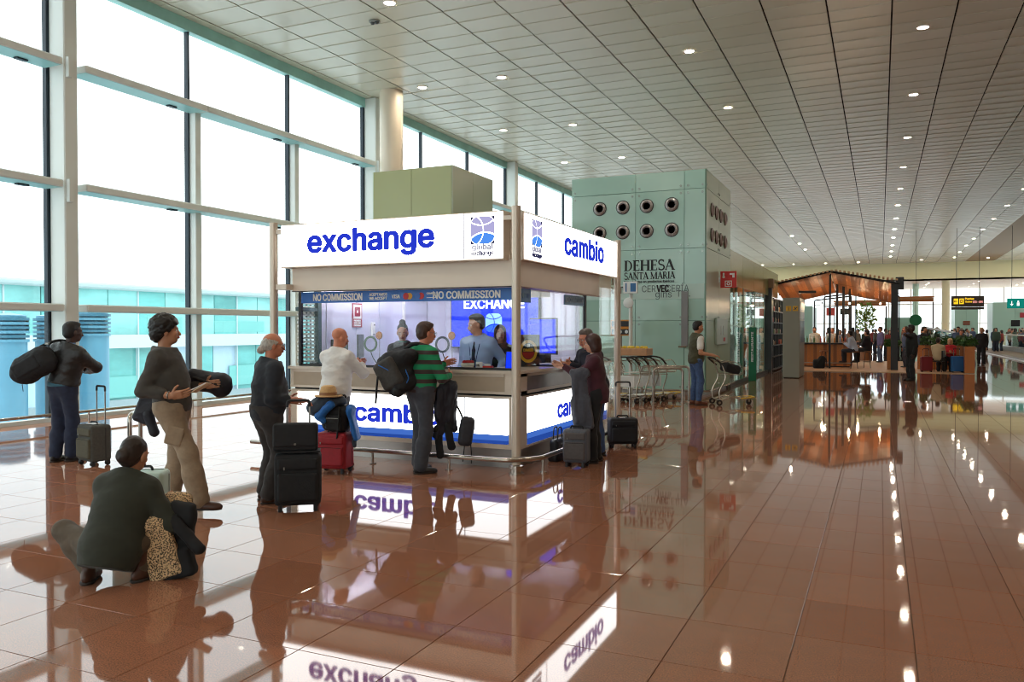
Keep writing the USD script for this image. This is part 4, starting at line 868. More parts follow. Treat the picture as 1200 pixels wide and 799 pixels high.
    def leg(s, sd, g=0.0, to=1.0, flare=0.0):
        a, k, w = s.hip[sd], s.kn[sd], s.an[sd]; f = 1 + .3 * (s.fat - 1)
        return [cap(a, k, .088 * f + g, .06 + g, .06), cap(k, k + (w - k) * .45, .06 + g, .056 + g + flare * .4, .04), cap(k + (w - k) * .4, k + (w - k) * to, .056 + g + flare * .4, .04 + g + flare, .04)]
    def hand(s, sd):
        """Palm, four bent fingers and a thumb. palms[sd] = (finger direction, palm normal, curl)."""
        w = s.wr[sd]; d, nrm, curl = s.palms.get(sd, (unit(s.wr[sd] - s.el[sd]), s.CR * -sd, .5))
        d = unit(d); nrm = unit(np.array(nrm) - d * (np.array(nrm) @ d)); side = np.cross(d, nrm) * (1 if sd == 1 else -1)
        c = w + d * .055; q = [cap(w - d * .02, w + d * .02, .027, .028, .015), rbox(c, (.04, .016, .046), .014, np.stack([side, nrm, d], 1), .015)]
        for j, (off, L) in enumerate(((.03, .068), (.01, .078), (-.011, .072), (-.031, .055))):
            p = c + d * .04 + side * off; dd = d
            for b in range(3):
                l = L * (.45, .32, .25)[b]; dd = unit(dd + nrm * curl * (.5, .8, .6)[b]); p2 = p + dd * l
                q.append(cap(p, p2, .0088 - .0006 * b, .0084 - .0006 * b, .003)); p = p2
        p = c + side * .036 - d * .03; dd = unit(side * .8 + d * .7 + nrm * .35)
        for b in range(2): p2 = p + dd * (.036, .03)[b]; q.append(cap(p, p2, .011, .0095, .006)); p, dd = p2, unit(dd + d * .6 + nrm * curl * .4)
        return soft(q, .0052 * s.res, pad=.01)
    def head_sdf(s, jaw=1.0):
        R, E = s.H, lambda c, r, k=.02, op='+': ell(s.h(c), r, s.H, k, op)
        q = [E((0, -.015, .035), (.074, .096, .083), .03), E((0, .022, -.03), (.06 * jaw, .07, .088), .03), E((0, .052, -.088), (.034 * jaw, .03, .026), .03), cap(s.h((0, .085, .005)), s.h((0, .106, -.036)), .009, .0145, .014),
             E((0, .076, .02), (.048, .018, .012), .015), E((.034, .06, -.03), (.022, .022, .02), .02), E((-.034, .06, -.03), (.022, .022, .02), .02), E((.077, -.008, -.015), (.011, .02, .032), .008), E((-.077, -.008, -.015), (.011, .02, .032), .008),
             cap(s.h((0, -.022, -.06)), s.neck - s.up * .03, .052 if not s.fem else .044, .058 if not s.fem else .05, .03), E((.031, .098, .0), (.017, .014, .011), .008, '-'), E((-.031, .098, .0), (.017, .014, .011), .008, '-'), E((0, .087, -.062), (.022, .011, .011), .008)]
        return q
    def body(s, skin, sleeves=1.0, bare_legs=False, jaw=1.0, glasses=None, face=True, brow=None):
        r = s.res; ms = [soft(s.head_sdf(jaw), .0062 * r, pad=.01), soft(s.torso(-.03) + [x for sd in (1, -1) for x in s.leg(sd, -.02)], .02 * max(r, 1), pad=.01)]
        for sd in (1, -1):
            ms.append(soft(s.arm(sd, -.001 if sleeves < .9 else -.006), .009 * r, pad=.01)); ms.append(s.hand(sd))
        b = s.P('body', CAT(ms), skin)
        if face:
            for x in (.031, -.031):
                e = s.P('eye', ball(s.h((x, .0765, .0)), .0115, 2, (1, 1, .75)), eye_white, b); s.P('iris', ball(s.h((x, .0835, .0)), .0058, 1), iris_m, b)
                s.P('eyebrow', soft([cap(s.h((x * .5, .094, .022)), s.h((x * 1.5, .084, .023)), .0038, .003)], .004, pad=.005), brow or iris_m, b)
            s.P('lips', soft([ell(s.h((0, .0945, -.06)), (.019, .005, .003), s.H), ell(s.h((0, .0935, -.066)), (.015, .005, .0035), s.H)], .003, pad=.005), lip_m, b)
        if glasses:
            fr = [ring(.021, .0022, 18, 6, 1) for _ in (0, 1)]; ms = []
            for x, m in zip((.031, -.031), fr):
                m.apply_transform(np.block([[s.H, s.h((x, .108, -.002))[:, None]], [np.zeros((1, 3)), np.ones((1, 1))]])); ms.append(m)
            ms += [cyl(s.h((-.012, .109, .003)), s.h((.012, .109, .003)), .002, 6)] + [cyl(s.h((x, .106, .004)), s.h((x * 1.45, -.01, .008)), .002, 6) for x in (.052, -.052)]
            s.P('glasses', CAT(ms), glasses)
        return b
    def hair(s, mat, style='short', wr=.004, seed=1):
        R, E = s.H, lambda c, r, k=.02, op='+': ell(s.h(c), r, s.H, k, op)
        n, p0 = s.H @ V3(0, .55, -.83), s.h((0, .075, .062))
        base = [E((0, -.03, .045), (.0795, .1, .088)), E((0, -.052, -.015), (.0765, .072, .078), .03)]
        if style == 'short': q = base + [E((0, .02, .098), (.055, .055, .03), .03), plane(s.h((0, 0, -.085)), s.H @ V3(0, 0, -1))]
        elif style == 'balding': q = base + [E((0, .075, .12), (.05, .09, .06), .02, '-'), plane(s.h((0, 0, -.085)), s.H @ V3(0, 0, -1))]
        elif style == 'curly': q = [E((0, -.025, .05), (.108, .124, .112)), E((0, -.085, -.03), (.082, .056, .075), .04), plane(s.h((0, .092, .06)), s.H @ V3(0, .7, -.7))]
        elif style == 'bun': q = base + [E((0, -.122, -.02), (.05, .042, .054), .015), E((0, -.07, -.05), (.06, .045, .05), .03)]
        elif style == 'topknot': q = base + [E((0, -.035, .145), (.048, .048, .042), .025), E((0, -.06, -.05), (.065, .05, .06), .03)]
        elif style == 'bob': q = [E((0, -.02, .03), (.095, .112, .105)), E((0, -.04, -.07), (.1, .085, .09), .05), E((0, .11, -.05), (.062, .1, .12), .02, '-'), plane(s.h((0, 0, -.135)), s.H @ V3(0, 0, -1))]
        elif style == 'long': q = [E((0, -.02, .034), (.087, .106, .094)), E((0, -.055, -.12), (.09, .06, .17), .05), E((.07, .0, -.09), (.025, .04, .12), .03), E((-.07, .0, -.09), (.025, .04, .12), .03), E((0, .11, -.04), (.058, .085, .13), .015, '-')]
        elif style == 'tail': q = [E((0, -.024, .01), (.084, .1, .086)), E((0, .06, .11), (.068, .12, .085), .02, '-'), E((0, -.12, -.055), (.035, .04, .045), .03), plane(s.h((0, .035, .02)), s.H @ V3(0, .72, -.69))]
        return s.P('hair', soft(q, .0075 * s.res, wr, (34, 34, 30), seed, .015), mat)
    def top(s, mat, sleeves=1.0, hem=-.1, g=.02, name='shirt', wr=.009, seed=2, neck=True, collar=None):
        q = s.torso(g) + ([cap(s.pel, s.pel - s.up * .12, .155 * s.fat, .16 * s.fat, .06)] if hem < -.13 else [])
        q += [plane(s.pel + s.up * hem, -s.up), plane(s.neck + s.up * .03 + s.CF * .02, unit(s.up + s.CF * .25))]
        if sleeves is not None: q += [x for sd in (1, -1) for x in s.arm(sd, g * .7, sleeves)]
        m = s.P(name, soft(q, .0105 * s.res, wr, (8, 8, 13), seed), mat)
        if collar: s.P('collar', soft([cap(s.neck + s.CR * .045 - s.up * .005, s.neck - s.CR * .045 - s.up * .005 - s.CF * .02, .05, .05), plane(s.neck + s.up * .045, s.up)], .009 * s.res), collar)
        return m
    def pants(s, mat, g=.008, to=.97, flare=.02, waist=.06, wr=.008, seed=4, name='trousers'):
        q = [x for x in s.torso(g) if x[0] == 'ell'][2:3] + [ell(s.pel + s.up * .06, (.15 * s.fat + g, .115 * s.fat + g, .1), np.stack([s.R, s.F, V3(0, 0, 1)], 1), .06)]
        q += [plane(s.pel + s.up * waist, s.up)] + [x for sd in (1, -1) for x in s.leg(sd, g, to, flare)]
        return s.P(name, soft(q, .0105 * s.res, wr, (9, 9, 12), seed), mat)
    def shoes(s, mat, sole=None, boot=0.0, name='shoe'):
        for sd in (1, -1):
            a, f = s.an[sd], s.toe[sd]; lift = s.heel[sd]; fl = unit(f - V3(0, 0, lift)); r = np.cross(fl, V3(0, 0, 1)); r = unit(r); up = np.cross(r, fl); R = np.stack([r, fl, up], 1)
            base = a - up * .085
            q = [ell(base + fl * -.02 + up * .045, (.038, .06, .05), R, .03), ell(base + fl * .09 + up * .035, (.046, .1, .036), R, .04), ell(base + fl * .15 + up * .026, (.044, .055, .026), R, .03), cap(base + up * .06, base + up * (.095 + boot), .043, .042 + boot * .1, .03), plane(base + up * .006, -up)]
            m = s.P(name, soft(q, .0085 * s.res, pad=.01), mat)
            so = [ell(base + fl * -.025 + up * .01, (.041, .055, .016), R, .02), ell(base + fl * .075 + up * .01, (.05, .13, .016), R, .04), plane(base, -up), plane(base + up * .018, up)]
            s.P('sole', soft(so, .008 * s.res, pad=.01), sole or sole_m, m)
def flat_bag(prims, h=.012, wr=.006, seed=3, ws=(14, 14, 14)): return soft(prims, h, wr, ws, seed)
skin_l, skin_t, skin_d, skin_r = skinm('light', (205, 150, 122)), skinm('tan', (186, 132, 100)), skinm('dark', (66, 44, 36)), skinm('ruddy', (200, 128, 98))
hair_blk, hair_brn, hair_gry, hair_dbr = hairm('black', (22, 18, 17)), hairm('brown', (62, 40, 28)), hairm('grey', (176, 168, 158)), hairm('dark_brown', (40, 27, 20))

# ---- man with the duffel bag, looking out of the window
p = Person('person', 'person in black leather jacket and dark jeans at the window with a duffel bag', (-9.22, 6.83, 0), 1.76, face=72, pelvis=(-.04, 0, .95), lean=(.02, .22), twist=0, head=(-22, 4, 0),
           rhand=(.12, .34, 1.12), relbow=(1, -.25, -.2), lhand=(-.02, .34, 1.14), lfoot=(-.14, .0, 0), rfoot=(.03, .05, 0), toes=(-10, 12))
p.body(skin_d, face=False); p.hair(hair_blk, 'short', .003); p.top(M('jacket_leather', srgb(30, 27, 26), .42, var=.2, vscale=20, bump=.3, bscale=60), hem=.03, g=.034, name='jacket', wr=.013); p.pants(fabric('denim_dark', (34, 42, 66), .2), g=.014)
p.P('shirt_hem', soft([x for x in p.torso(.028) if x[0] == 'ell'][1:] + [plane(p.pel + V3(0, 0, .05), V3(0, 0, 1)), plane(p.pel - V3(0, 0, .01), V3(0, 0, -1))], .011), fabric('teal_shirt', (60, 110, 130)))
p.P('collar', soft([cap(p.neck, p.neck + p.up * .03, .064, .06), plane(p.neck + p.up * .05, p.up)], .009), fabric('blue_collar', (96, 128, 168))); p.shoes(leather_k)
canvas_k = M('canvas_black', srgb(24, 24, 27), .75, var=.2, vscale=30, bump=.35, bscale=120)
canvas_g = M('canvas_grey', srgb(74, 72, 66), .8, var=.15, vscale=40, bump=.3, bscale=140)
strap_m = M('strap_black', srgb(20, 20, 22), .7)
metal_d = M('buckle_metal', srgb(150, 148, 142), .3, metal=.9)
t = thing('duffel_bag', 'large black duffel bag hanging behind the left shoulder of the man at the window', 'bag', (-9.22, 6.83, 0), VIEW)
R = rot_zxy(0, 0, -30)
part(t, 'body', flat_bag([rbox((-.26, -.2, 1.22), (.25, .15, .17), .13, R, .05), ell((-.4, -.2, 1.13), (.15, .15, .14), R, .06)], .011, .012), canvas_k, smooth=True)
part(t, 'pocket', flat_bag([rbox((-.3, -.33, 1.2), (.17, .03, .09), .025, R)], .01, .004), canvas_k, smooth=True)
part(t, 'strap', tube(bend([(-.46, -.2, 1.27), (-.2, -.18, 1.45), (-.02, -.1, 1.53), (.04, .08, 1.48)], .12), .017, 8), strap_m, smooth=True); part(t, 'pull_cord', tube([(-.36, -.3, 1.07), (-.355, -.31, .98), (-.35, -.3, .9)], .004, 6), strap_m)
part(t, 'buckle', cbx(-.14, -.09, -.21, -.17, 1.46, 1.49, .006), metal_d)

# ---- man with curly hair holding a jacket
p = Person('person', 'person with curly dark hair in charcoal sweater and khaki cargo trousers, holding papers, looking right', (-5.72, 5.38, 0), 1.77, face=2, pelvis=(-.09, 0, .95), lean=(-.15, .0), twist=2, head=(20, -2, 0), fat=1.12,
           rhand=(.0, -.24, 1.06), relbow=(-.35, -.15, -1), lhand=(.12, .22, 1.12), lelbow=(-.6, .3, -1), rfoot=(.2, -.1, 0), lfoot=(-.16, .1, 0), toes=(-4, 16), palms={1: ((1, .1, .15), (0, .9, .4), .55)})
p.body(skin_t, sleeves=.62); p.hair(hair_blk, 'curly', .016, 5); p.top(fabric('charcoal', (66, 62, 57), .1), sleeves=.66, hem=-.06, g=.026, name='sweater', wr=.012); p.pants(fabric('khaki', (150, 128, 104), .1), g=.018, flare=.03, wr=.012)
for c, R0 in (((.02, -.15, .6), 6),): p.P('cargo_pocket', soft([rbox(p.hip[1] * .5 + p.kn[1] * .5 + V3(.0, -.085, -.02), (.075, .016, .085), .014, rot_zxy(5, 0, 14))], .01, .003), fabric('khaki', 0))
p.shoes(leather_b); p.P('watch', ring(.031, .007, 18, 8, 0, p.wr[1] + V3(-.02, 0, .005)), metal_d)
t = thing('paper', 'folded cream papers in the hand of the curly haired man', 'paper', (-5.72, 5.38, 0), VIEW)
part(t, 'sheet', trimesh.Trimesh(*[x for x in (cbx(-.08, .08, -.05, .05, -.003, .003, .001).vertices @ rot_zxy(0, 8, -32).T + V3(.25, -.2, 1.14), cbx(-.08, .08, -.05, .05, -.003, .003, .001).faces)]), M('paper_cream', srgb(226, 200, 164), .6)); part(t, 'sheet', trimesh.Trimesh(cbx(-.07, .07, -.05, .05, -.003, .003, .001).vertices @ rot_zxy(0, 8, -26).T + V3(.24, -.2, 1.148), cbx(-.07, .07, -.05, .05, -.003, .003, .001).faces), white_p)
navy = M('cloth_navy_jacket', srgb(26, 25, 36), .6, var=.25, vscale=14, bump=.3, bscale=80)
t = thing('jacket', 'dark navy jacket over the arm of the curly haired man, sticking out both sides', 'jacket', (-5.72, 5.38, 0), VIEW)
part(t, 'body', soft([rbox((.1, .32, 1.16), (.22, .1, .1), .09, rot_zxy(0, 0, 10), .05), ell((.24, .3, 1.12), (.1, .09, .1), None, .05), cap((-.1, .34, 1.14), (-.36, .26, .98), .075, .07, .06), rbox((-.43, .22, .92), (.085, .045, .15), .035, rot_zxy(0, 0, 22), .04)], .011, .018, (7, 7, 9), 3), navy, smooth=True)
part(t, 'sleeve', soft([cap((-.4, .2, .86), (-.34, .19, .7), .05, .045, .03)], .011, .01, (12, 12, 12), 4), navy, smooth=True)
part(t, 'lining_edge', soft([cap((.02, .22, 1.2), (.3, .2, 1.12), .014, .01, .01)], .006), strap_m, smooth=True)

# ---- crouching woman with her coat and pale suitcase
k = 1.62 / 1.75
p = Person('person', 'person crouching with brown hair tied back, dark olive sweater and brown boots', (-4.54, 3.74, 0), 1.62, face=86, pelvis=(-.03, -.06, .255), lean=(.4, .08), head=(-12, 14, 4), female=True, spine=.49, fat=1.16,
           rhand=(.3, .3, .46), relbow=(.6, -.4, -.9), lhand=(.1, .46, .46), lelbow=(-.5, 0, -1), rfoot=(.15, .0, 0), lfoot=(-.2, -.05, 0), rknee=(.6, .8, .6), lknee=(-.8, .6, .7), toes=(-22, 14))
p.body(skin_t, brow=hair_brn); p.hair(hair_dbr, 'bun', .006, 4); p.top(fabric('olive_sweater', (42, 44, 32), .1), hem=-.15, g=.045, name='sweater', wr=.009); p.pants(fabric('khaki_jeans', (84, 70, 54), .15), g=.012, flare=.0); p.shoes(leather_b, boot=.1, name='boot')
pat = usdkit.material(stage, '/World/Looks/pattern_knit', {'tc': ('texture_coordinate', {}), 'v': ('voronoi_texture', {'scale': 100.0, 'randomness': .8}), 'r': ('rgb_ramp', {'ramp': [(.0, srgb(30, 26, 22)), (.4, srgb(40, 34, 28)), (.5, srgb(206, 172, 128)), (1, srgb(226, 190, 146))]}), 'p': ('principled_bsdf', {'roughness': .85})},
    [('tc.object', 'v.vector'), ('v.distance', 'r.fac'), ('r.color', 'p.base_color')], surface='p.BSDF')
wool_k = M('wool_black', srgb(20, 19, 21), .85, var=.2, vscale=20)
t = thing('coat', 'black coat with cream and black patterned lining, held by the crouching woman', 'coat', (-4.54, 3.74, 0), VIEW)
part(t, 'patterned_panel', soft([rbox((.25, .02, .2), (.115, .035, .2), .03, rot_zxy(0, 0, -18), .03), ell((.2, .03, .36), (.08, .05, .07), None, .05)], .01, .012, (12, 12, 8), 2), pat, smooth=True, label='patterned lining facing out')
part(t, 'patterned_collar', soft([ell((.27, .2, .47), (.14, .08, .075), rot_zxy(0, 0, -12), .03)], .01, .01, (12, 12, 12), 6), pat, smooth=True)
part(t, 'body', soft([rbox((.36, .1, .3), (.09, .05, .2), .04, rot_zxy(0, 0, 6), .04), rbox((.34, .05, .1), (.13, .05, .1), .03, rot_zxy(0, 0, -14), .04)], .011, .014, (10, 10, 8), 7), wool_k, smooth=True)
part(t, 'sleeve', soft([cap((.34, .04, .38), (.52, .0, .21), .045, .04, .03)], .01, .01, (14, 14, 14), 3), wool_k, smooth=True)

# ---- luggage
def suitcase(label, loc, rot, w, d, h, mat, hh=.5, front=None, wheels=4, pocket=True, rad=.035, group=None, poles=True, pole_y=None, name='suitcase', side=None):
    """x = width, y = depth (the front faces -y), standing on its wheels."""
    t = thing(name, label, 'suitcase', loc, rot, group); z0 = .055
    b = part(t, 'body', soft([rbox((0, 0, z0 + h / 2), (w / 2, d / 2, h / 2), rad)], .011, .002, (10, 10, 10), 2, .01), mat, smooth=True)
    part(b, 'zip', CAT([bx(-w / 2 - .003, w / 2 + .003, d * .18, d * .18 + .006, z0 + rad, z0 + h - rad), bx(-w / 2 + rad, w / 2 - rad, d * .18, d * .18 + .006, z0 + h - .002, z0 + h + .003)]), strap_m)
    if pocket:
        q = part(t, 'front_pocket', soft([rbox((0, -d / 2 - .004, z0 + h * .36), (w * .43, .024, h * .27), .02)], .01, .0015, (9, 9, 9), 3, .01), front or mat, smooth=True)
        part(q, 'zip', bx(-w * .38, w * .38, -d / 2 - .03, -d / 2 - .025, z0 + h * .6, z0 + h * .612), strap_m)
        q = part(t, 'upper_pocket', soft([rbox((0, -d / 2 + .002, z0 + h * .8), (w * .43, .016, h * .11), .014)], .01, pad=.01), front or mat, smooth=True)
        part(q, 'zip_pull', cbx(-w * .3, -w * .27, -d / 2 - .022, -d / 2 - .016, z0 + h * .7, z0 + h * .76, .002), metal_d)
    for sx in (-1, 1):
        for sy in ((-1, 1) if wheels == 4 else (1,)):
            x, y = sx * (w / 2 - .04), sy * (d / 2 - .035)
            q = part(t, 'wheel', cyl((x - .014, y, .03), (x + .014, y, .03), .03, 14), rubber, smooth=40); part(q, 'housing', cbx(x - .024, x + .024, y - .024, y + .024, .034, z0 + .02, .008), black_p)
    if wheels == 2:
        for sx in (-1, 1): part(t, 'foot', cbx(sx * (w / 2 - .05) - .018, sx * (w / 2 - .05) + .018, -d / 2 + .01, -d / 2 + .045, 0, z0 + .02, .006), black_p)
    g = part(t, 'carry_handle', tube(bend([(-.08, 0, z0 + h), (-.07, 0, z0 + h + .03), (.07, 0, z0 + h + .03), (.08, 0, z0 + h)], .02), .01, 8), strap_m, smooth=True)
    if poles:
        py = d / 2 - .04 if pole_y is None else pole_y; pw = min(w * .3, .1)
        hd = part(t, 'handle', tube(bend([(-pw, py, z0 + h + hh - .06), (-pw, py, z0 + h + hh), (pw, py, z0 + h + hh), (pw, py, z0 + h + hh - .06)], .03), .013, 8), black_p, smooth=True)
        for sx in (-1, 1): part(hd, 'pole', cyl((sx * pw, py, z0 + h - .05), (sx * pw, py, z0 + h + hh - .05), .0085, 8), metal_d)
    return t
cs = suitcase('olive grey soft suitcase with raised handle beside the man at the window', (-8.72, 6.83, 0), VIEW - 36, .36, .25, .44, canvas_g, .46, M('canvas_olive', srgb(84, 78, 62), .8, var=.12, vscale=40), 4)
part(cs, 'tag', bx(-.08, .1, -.06, .04, .503, .506), white_p)
suitcase('pale green hard suitcase in front of the crouching woman', (-4.93, 4.25, 0), VIEW + 8, .36, .22, .56, M('shell_mint', srgb(190, 214, 204), .35), poles=False, pocket=False)
bs = suitcase('black upright suitcase whose raised handle the old man holds', (-4.86, 5.92, 0), VIEW + 12, .41, .27, .47, canvas_k, .47, None, 2, pole_y=.05)
t = thing('briefcase', 'black flap briefcase standing on top of the old man\'s suitcase', 'bag', (-4.86, 5.92, .527), VIEW + 12)
part(t, 'body', soft([rbox((-.02, -.06, .145), (.2, .075, .125), .03)], .011, .003, (10, 10, 10), 2, .01), canvas_k, smooth=True); q = part(t, 'flap', soft([rbox((-.02, -.138, .17), (.19, .012, .105), .012)], .009, .002, (9, 9, 9), 4, .01), canvas_k, smooth=True)
part(q, 'clasp', cbx(-.03, -.01, -.156, -.148, .08, .1, .003), metal_d); part(t, 'base_strap', bx(-.2, .2, -.142, .02, .012, .024), strap_m)
red = M('canvas_red', srgb(156, 22, 36), .6, var=.12, vscale=30, bump=.2, bscale=140)
suitcase('dark red suitcase with a backpack, jackets and straw hat piled on top', (-5.73, 7.62, 0), VIEW - 12, .38, .26, .41, red, .42, red, 2)
t = thing('backpack', 'black travel backpack lying on top of the red suitcase', 'backpack', (-5.73, 7.62, .466), VIEW - 12)
part(t, 'body', flat_bag([rbox((.03, -.01, .16), (.15, .1, .15), .07, rot_zxy(0, 0, 6), .04)], .011, .01), canvas_k, smooth=True); q = part(t, 'pocket', flat_bag([rbox((.04, -.11, .12), (.1, .03, .09), .025)], .01, .004), canvas_k, smooth=True); part(q, 'zip', bx(-.04, .12, -.145, -.14, .17, .176), metal_d)
part(t, 'strap', tube(bend([(.1, -.1, .3), (.12, -.14, .2), (.1, -.13, .05), (.09, -.14, -.06)], .05), .011, 8), strap_m, smooth=True); part(t, 'strap', tube(bend([(-.02, -.1, .3), (-.03, -.14, .2), (-.02, -.12, .06)], .05), .011, 8), strap_m, smooth=True)
blue_c, slate_c = fabric('bright_blue', (22, 104, 186), .15, .6), fabric('slate', (50, 62, 78), .2, .7)
t = thing('jacket', 'slate and bright blue rain jacket bundled on the red suitcase under the hat', 'jacket', (-5.73, 7.62, .466), VIEW)
part(t, 'bundle', soft([ell((-.16, -.03, .3), (.14, .11, .11), rot_zxy(0, 0, -20), .05), cap((-.24, -.06, .27), (-.03, -.06, .37), .06, .06, .05), ell((.02, 0, .36), (.12, .1, .06), None, .05)], .011, .022, (10, 10, 10), 4), slate_c, smooth=True)
part(t, 'blue_sleeve', soft([cap((-.14, -.12, .2), (-.02, -.13, .32), .045, .05, .03), cap((-.16, -.11, .2), (-.1, -.12, .14), .04, .035, .03)], .01, .012, (14, 14, 14), 5), blue_c, smooth=True, label='bright blue sleeve')
t = thing('jacket', 'bright blue jacket hanging down the right side of the red suitcase', 'jacket', (-5.73, 7.62, 0), VIEW)
part(t, 'body', soft([rbox((.225, -.02, .56), (.028, .11, .19), .025, rot_zxy(0, 0, -14), .04), ell((.19, -.01, .72), (.06, .1, .07), None, .04)], .011, .016, (12, 12, 7), 4), blue_c, smooth=True); part(t, 'cuff', soft([cap((.245, -.09, .42), (.25, -.1, .32), .026, .024, .02)], .009, .004), slate_c, smooth=True)
straw = M('straw', srgb(212, 170, 116), .8, var=.1, vscale=60, bump=.5, bscale=220)
t = thing('straw_hat', 'straw hat with a brown band on top of the backpack on the red suitcase', 'hat', (-5.77, 7.56, .885), VIEW)
part(t, 'crown', lathe([(.0, .11), (.055, .122), (.082, .105), (.096, .05), (.1, .015), (.098, 0)], 28), straw, smooth=True); part(t, 'brim', lathe([(.093, .014), (.13, .0), (.162, .006), (.165, .0), (.13, -.01), (.093, .004)], 32), straw, smooth=True); part(t, 'band', lathe([(.1005, .012), (.1025, .012), (.0995, .046), (.097, .046)], 28), M('band_tan', srgb(150, 104, 66), .6))

# ---- old man with the black suitcase
p = Person('person', 'person with balding grey hair tied back and glasses, navy sweater, holding suitcase handle', (-5.35, 6.03, 0), 1.64, face=42, pelvis=(.02, 0, .93), lean=(.06, .02), twist=-4, head=(-14, 3, 0), fat=1.22,
           rhand=(.34, -.04, 1.045), relbow=(-.6, -.5, -1), lhand=(.16, .3, 1.02), rfoot=(.06, -.08, 0), lfoot=(-.04, .12, 0), toes=(-8, 10), palms={1: ((1, .15, -.1), (0, .1, -1), .75)})
p.body(skin_r, sleeves=.55, glasses=metal_d); p.hair(hair_gry, 'tail', .006, 6); p.top(fabric('navy_sweater', (33, 36, 44), .12), sleeves=.55, hem=-.1, g=.03, name='sweater', wr=.013); p.pants(fabric('charcoal_trousers', (54, 48, 46), .12), g=.018, flare=.024, wr=.012); p.shoes(leather_b)
p.P('earpiece', tube([p.h((.06, .07, -.02)), p.h((.03, .12, -.05))], .003, 6), strap_m)

# ---- bald man in the white shirt
p = Person('person', 'person with bald head in loose white shirt leaning on the booth counter', (-5.87, 7.88, 0), 1.68, face=66, pelvis=(-.04, 0, .95), lean=(.1, 0), twist=-6, head=(-26, 8, 0), fat=1.1,
           rhand=(.24, .3, 1.26), relbow=(.6, -.4, -.8), lhand=(.12, .42, 1.26), lelbow=(-.6, -.2, -.8), toes=(-8, 10))
p.body(skin_r, brow=hair_gry); p.top(M('cloth_white_shirt', srgb(222, 218, 214), .7, bump=.2, bscale=100), hem=-.26, g=.028, name='shirt', wr=.016); p.pants(fabric('grey_trousers', (90, 88, 90)), g=.012); p.shoes(leather_b)

# ---- man in the striped sweater with the big backpack
stripes = usdkit.material(stage, '/World/Looks/cloth_green_stripes', {'tc': ('texture_coordinate', {}), 'sx': ('separate_xyz', {}), 'm1': ('math', {'math_type': 'multiply', 'value2': 9.2}), 'fr': ('math', {'math_type': 'fraction'}),
    'r': ('rgb_ramp', {'interpolate': False, 'ramp': [(0, srgb(20, 132, 84)), (.56, srgb(62, 46, 44))]}), 'p': ('principled_bsdf', {'roughness': .85})},
    [('tc.object', 'sx.vector'), ('sx.z', 'm1.value1'), ('m1.value', 'fr.value1'), ('fr.value', 'r.fac'), ('r.color', 'p.base_color')], surface='p.BSDF')
p = Person('person', 'person in green and brown striped sweater with glasses and large backpack at the counter', (-4.78, 8.0, 0), 1.74, face=42, pelvis=(-.02, 0, .95), lean=(.08, 0), twist=0, head=(-14, 6, 0), fat=1.08,
           rhand=(.3, .1, 1.12), relbow=(.1, -.8, -.7), lhand=(.2, .45, 1.24), rfoot=(-.02, -.06, 0), lfoot=(-.06, .12, 0), toes=(-22, 10))
p.body(skin_r, glasses=metal_d); p.hair(hair_brn, 'short', .006, 8); p.top(stripes, hem=-.02, g=.024, name='sweater', wr=.01); p.pants(fabric('slate_trousers', (62, 64, 72), .12), g=.016, flare=.026, wr=.012); p.shoes(leather_k)
t = thing('backpack', 'large black and grey hiking backpack on the back of the striped man', 'backpack', (-4.78, 8.0, 0), VIEW)
R = rot_zxy(-50, 0, 0) @ rot_zxy(0, 0, 24)
part(t, 'body', flat_bag([rbox((-.28, -.08, 1.16), (.17, .15, .25), .1, rot_zxy(-48, -14, -20), .05), ell((-.2, -.08, 1.31), (.2, .16, .1), rot_zxy(-48, 0, -24), .05)], .012, .014), canvas_k, smooth=True)
q = part(t, 'pocket', flat_bag([rbox((-.36, -.19, 1.15), (.15, .05, .17), .045, rot_zxy(-30, -12, -26), .03)], .011, .006), M('canvas_charcoal', srgb(62, 58, 54), .8, var=.2, vscale=30), smooth=True); part(q, 'zip', tube([(-.47, -.23, 1.25), (-.36, -.26, 1.2), (-.26, -.26, 1.13)], .006, 6), blue_c, smooth=True)
part(t, 'side_pouch', flat_bag([ell((-.25, -.2, .96), (.07, .06, .07), None, .03)], .01, .004), canvas_k, smooth=True); part(t, 'hip_strap', tube(bend([(-.48, -.2, 1.12), (-.49, -.22, .98), (-.5, -.22, .82)], .03), .012, 8), strap_m, smooth=True)
part(t, 'shoulder_strap', tube(bend([(-.22, -.05, 1.4), (-.1, -.06, 1.5), (.06, .0, 1.46), (.1, .04, 1.26), (-.02, -.1, 1.02)], .1), .022, 8), strap_m, smooth=True); part(t, 'shoulder_strap', tube(bend([(-.22, .1, 1.4), (-.14, .16, 1.5), (-.02, .24, 1.42), (.0, .24, 1.2), (-.1, .16, 1.0)], .1), .022, 8), strap_m, smooth=True); part(t, 'lash', tube(bend([(-.17, -.2, 1.2), (-.12, -.25, 1.1), (-.2, -.24, .98)], .04), .007, 6), blue_c, smooth=True)
t = thing('jacket', 'black jacket hanging from the right hand of the striped man', 'jacket', (-4.78, 8.0, 0), VIEW)
part(t, 'body', soft([rbox((.27, .05, .8), (.11, .06, .23), .05, rot_zxy(0, 0, 8), .05), ell((.3, .05, 1.0), (.1, .07, .08), None, .05), cap((.24, .05, .6), (.16, .04, .42), .06, .05, .05), cap((.32, .06, .95), (.36, .08, .5), .05, .04, .05), cap((.2, -.01, .95), (.19, .0, .66), .045, .05, .04)], .0105, .03, (18, 18, 6), 6), navy, smooth=True); part(t, 'sleeve', soft([cap((.17, .04, .5), (.2, .04, .2), .05, .045, .03), cap((.28, .03, .55), (.33, .03, .3), .05, .045, .03)], .011, .012, (12, 12, 9), 2), wool_k, smooth=True)
t = thing('shoulder_bag', 'small black day pack dangling below the black jacket', 'bag', (-4.78, 8.0, 0), VIEW)
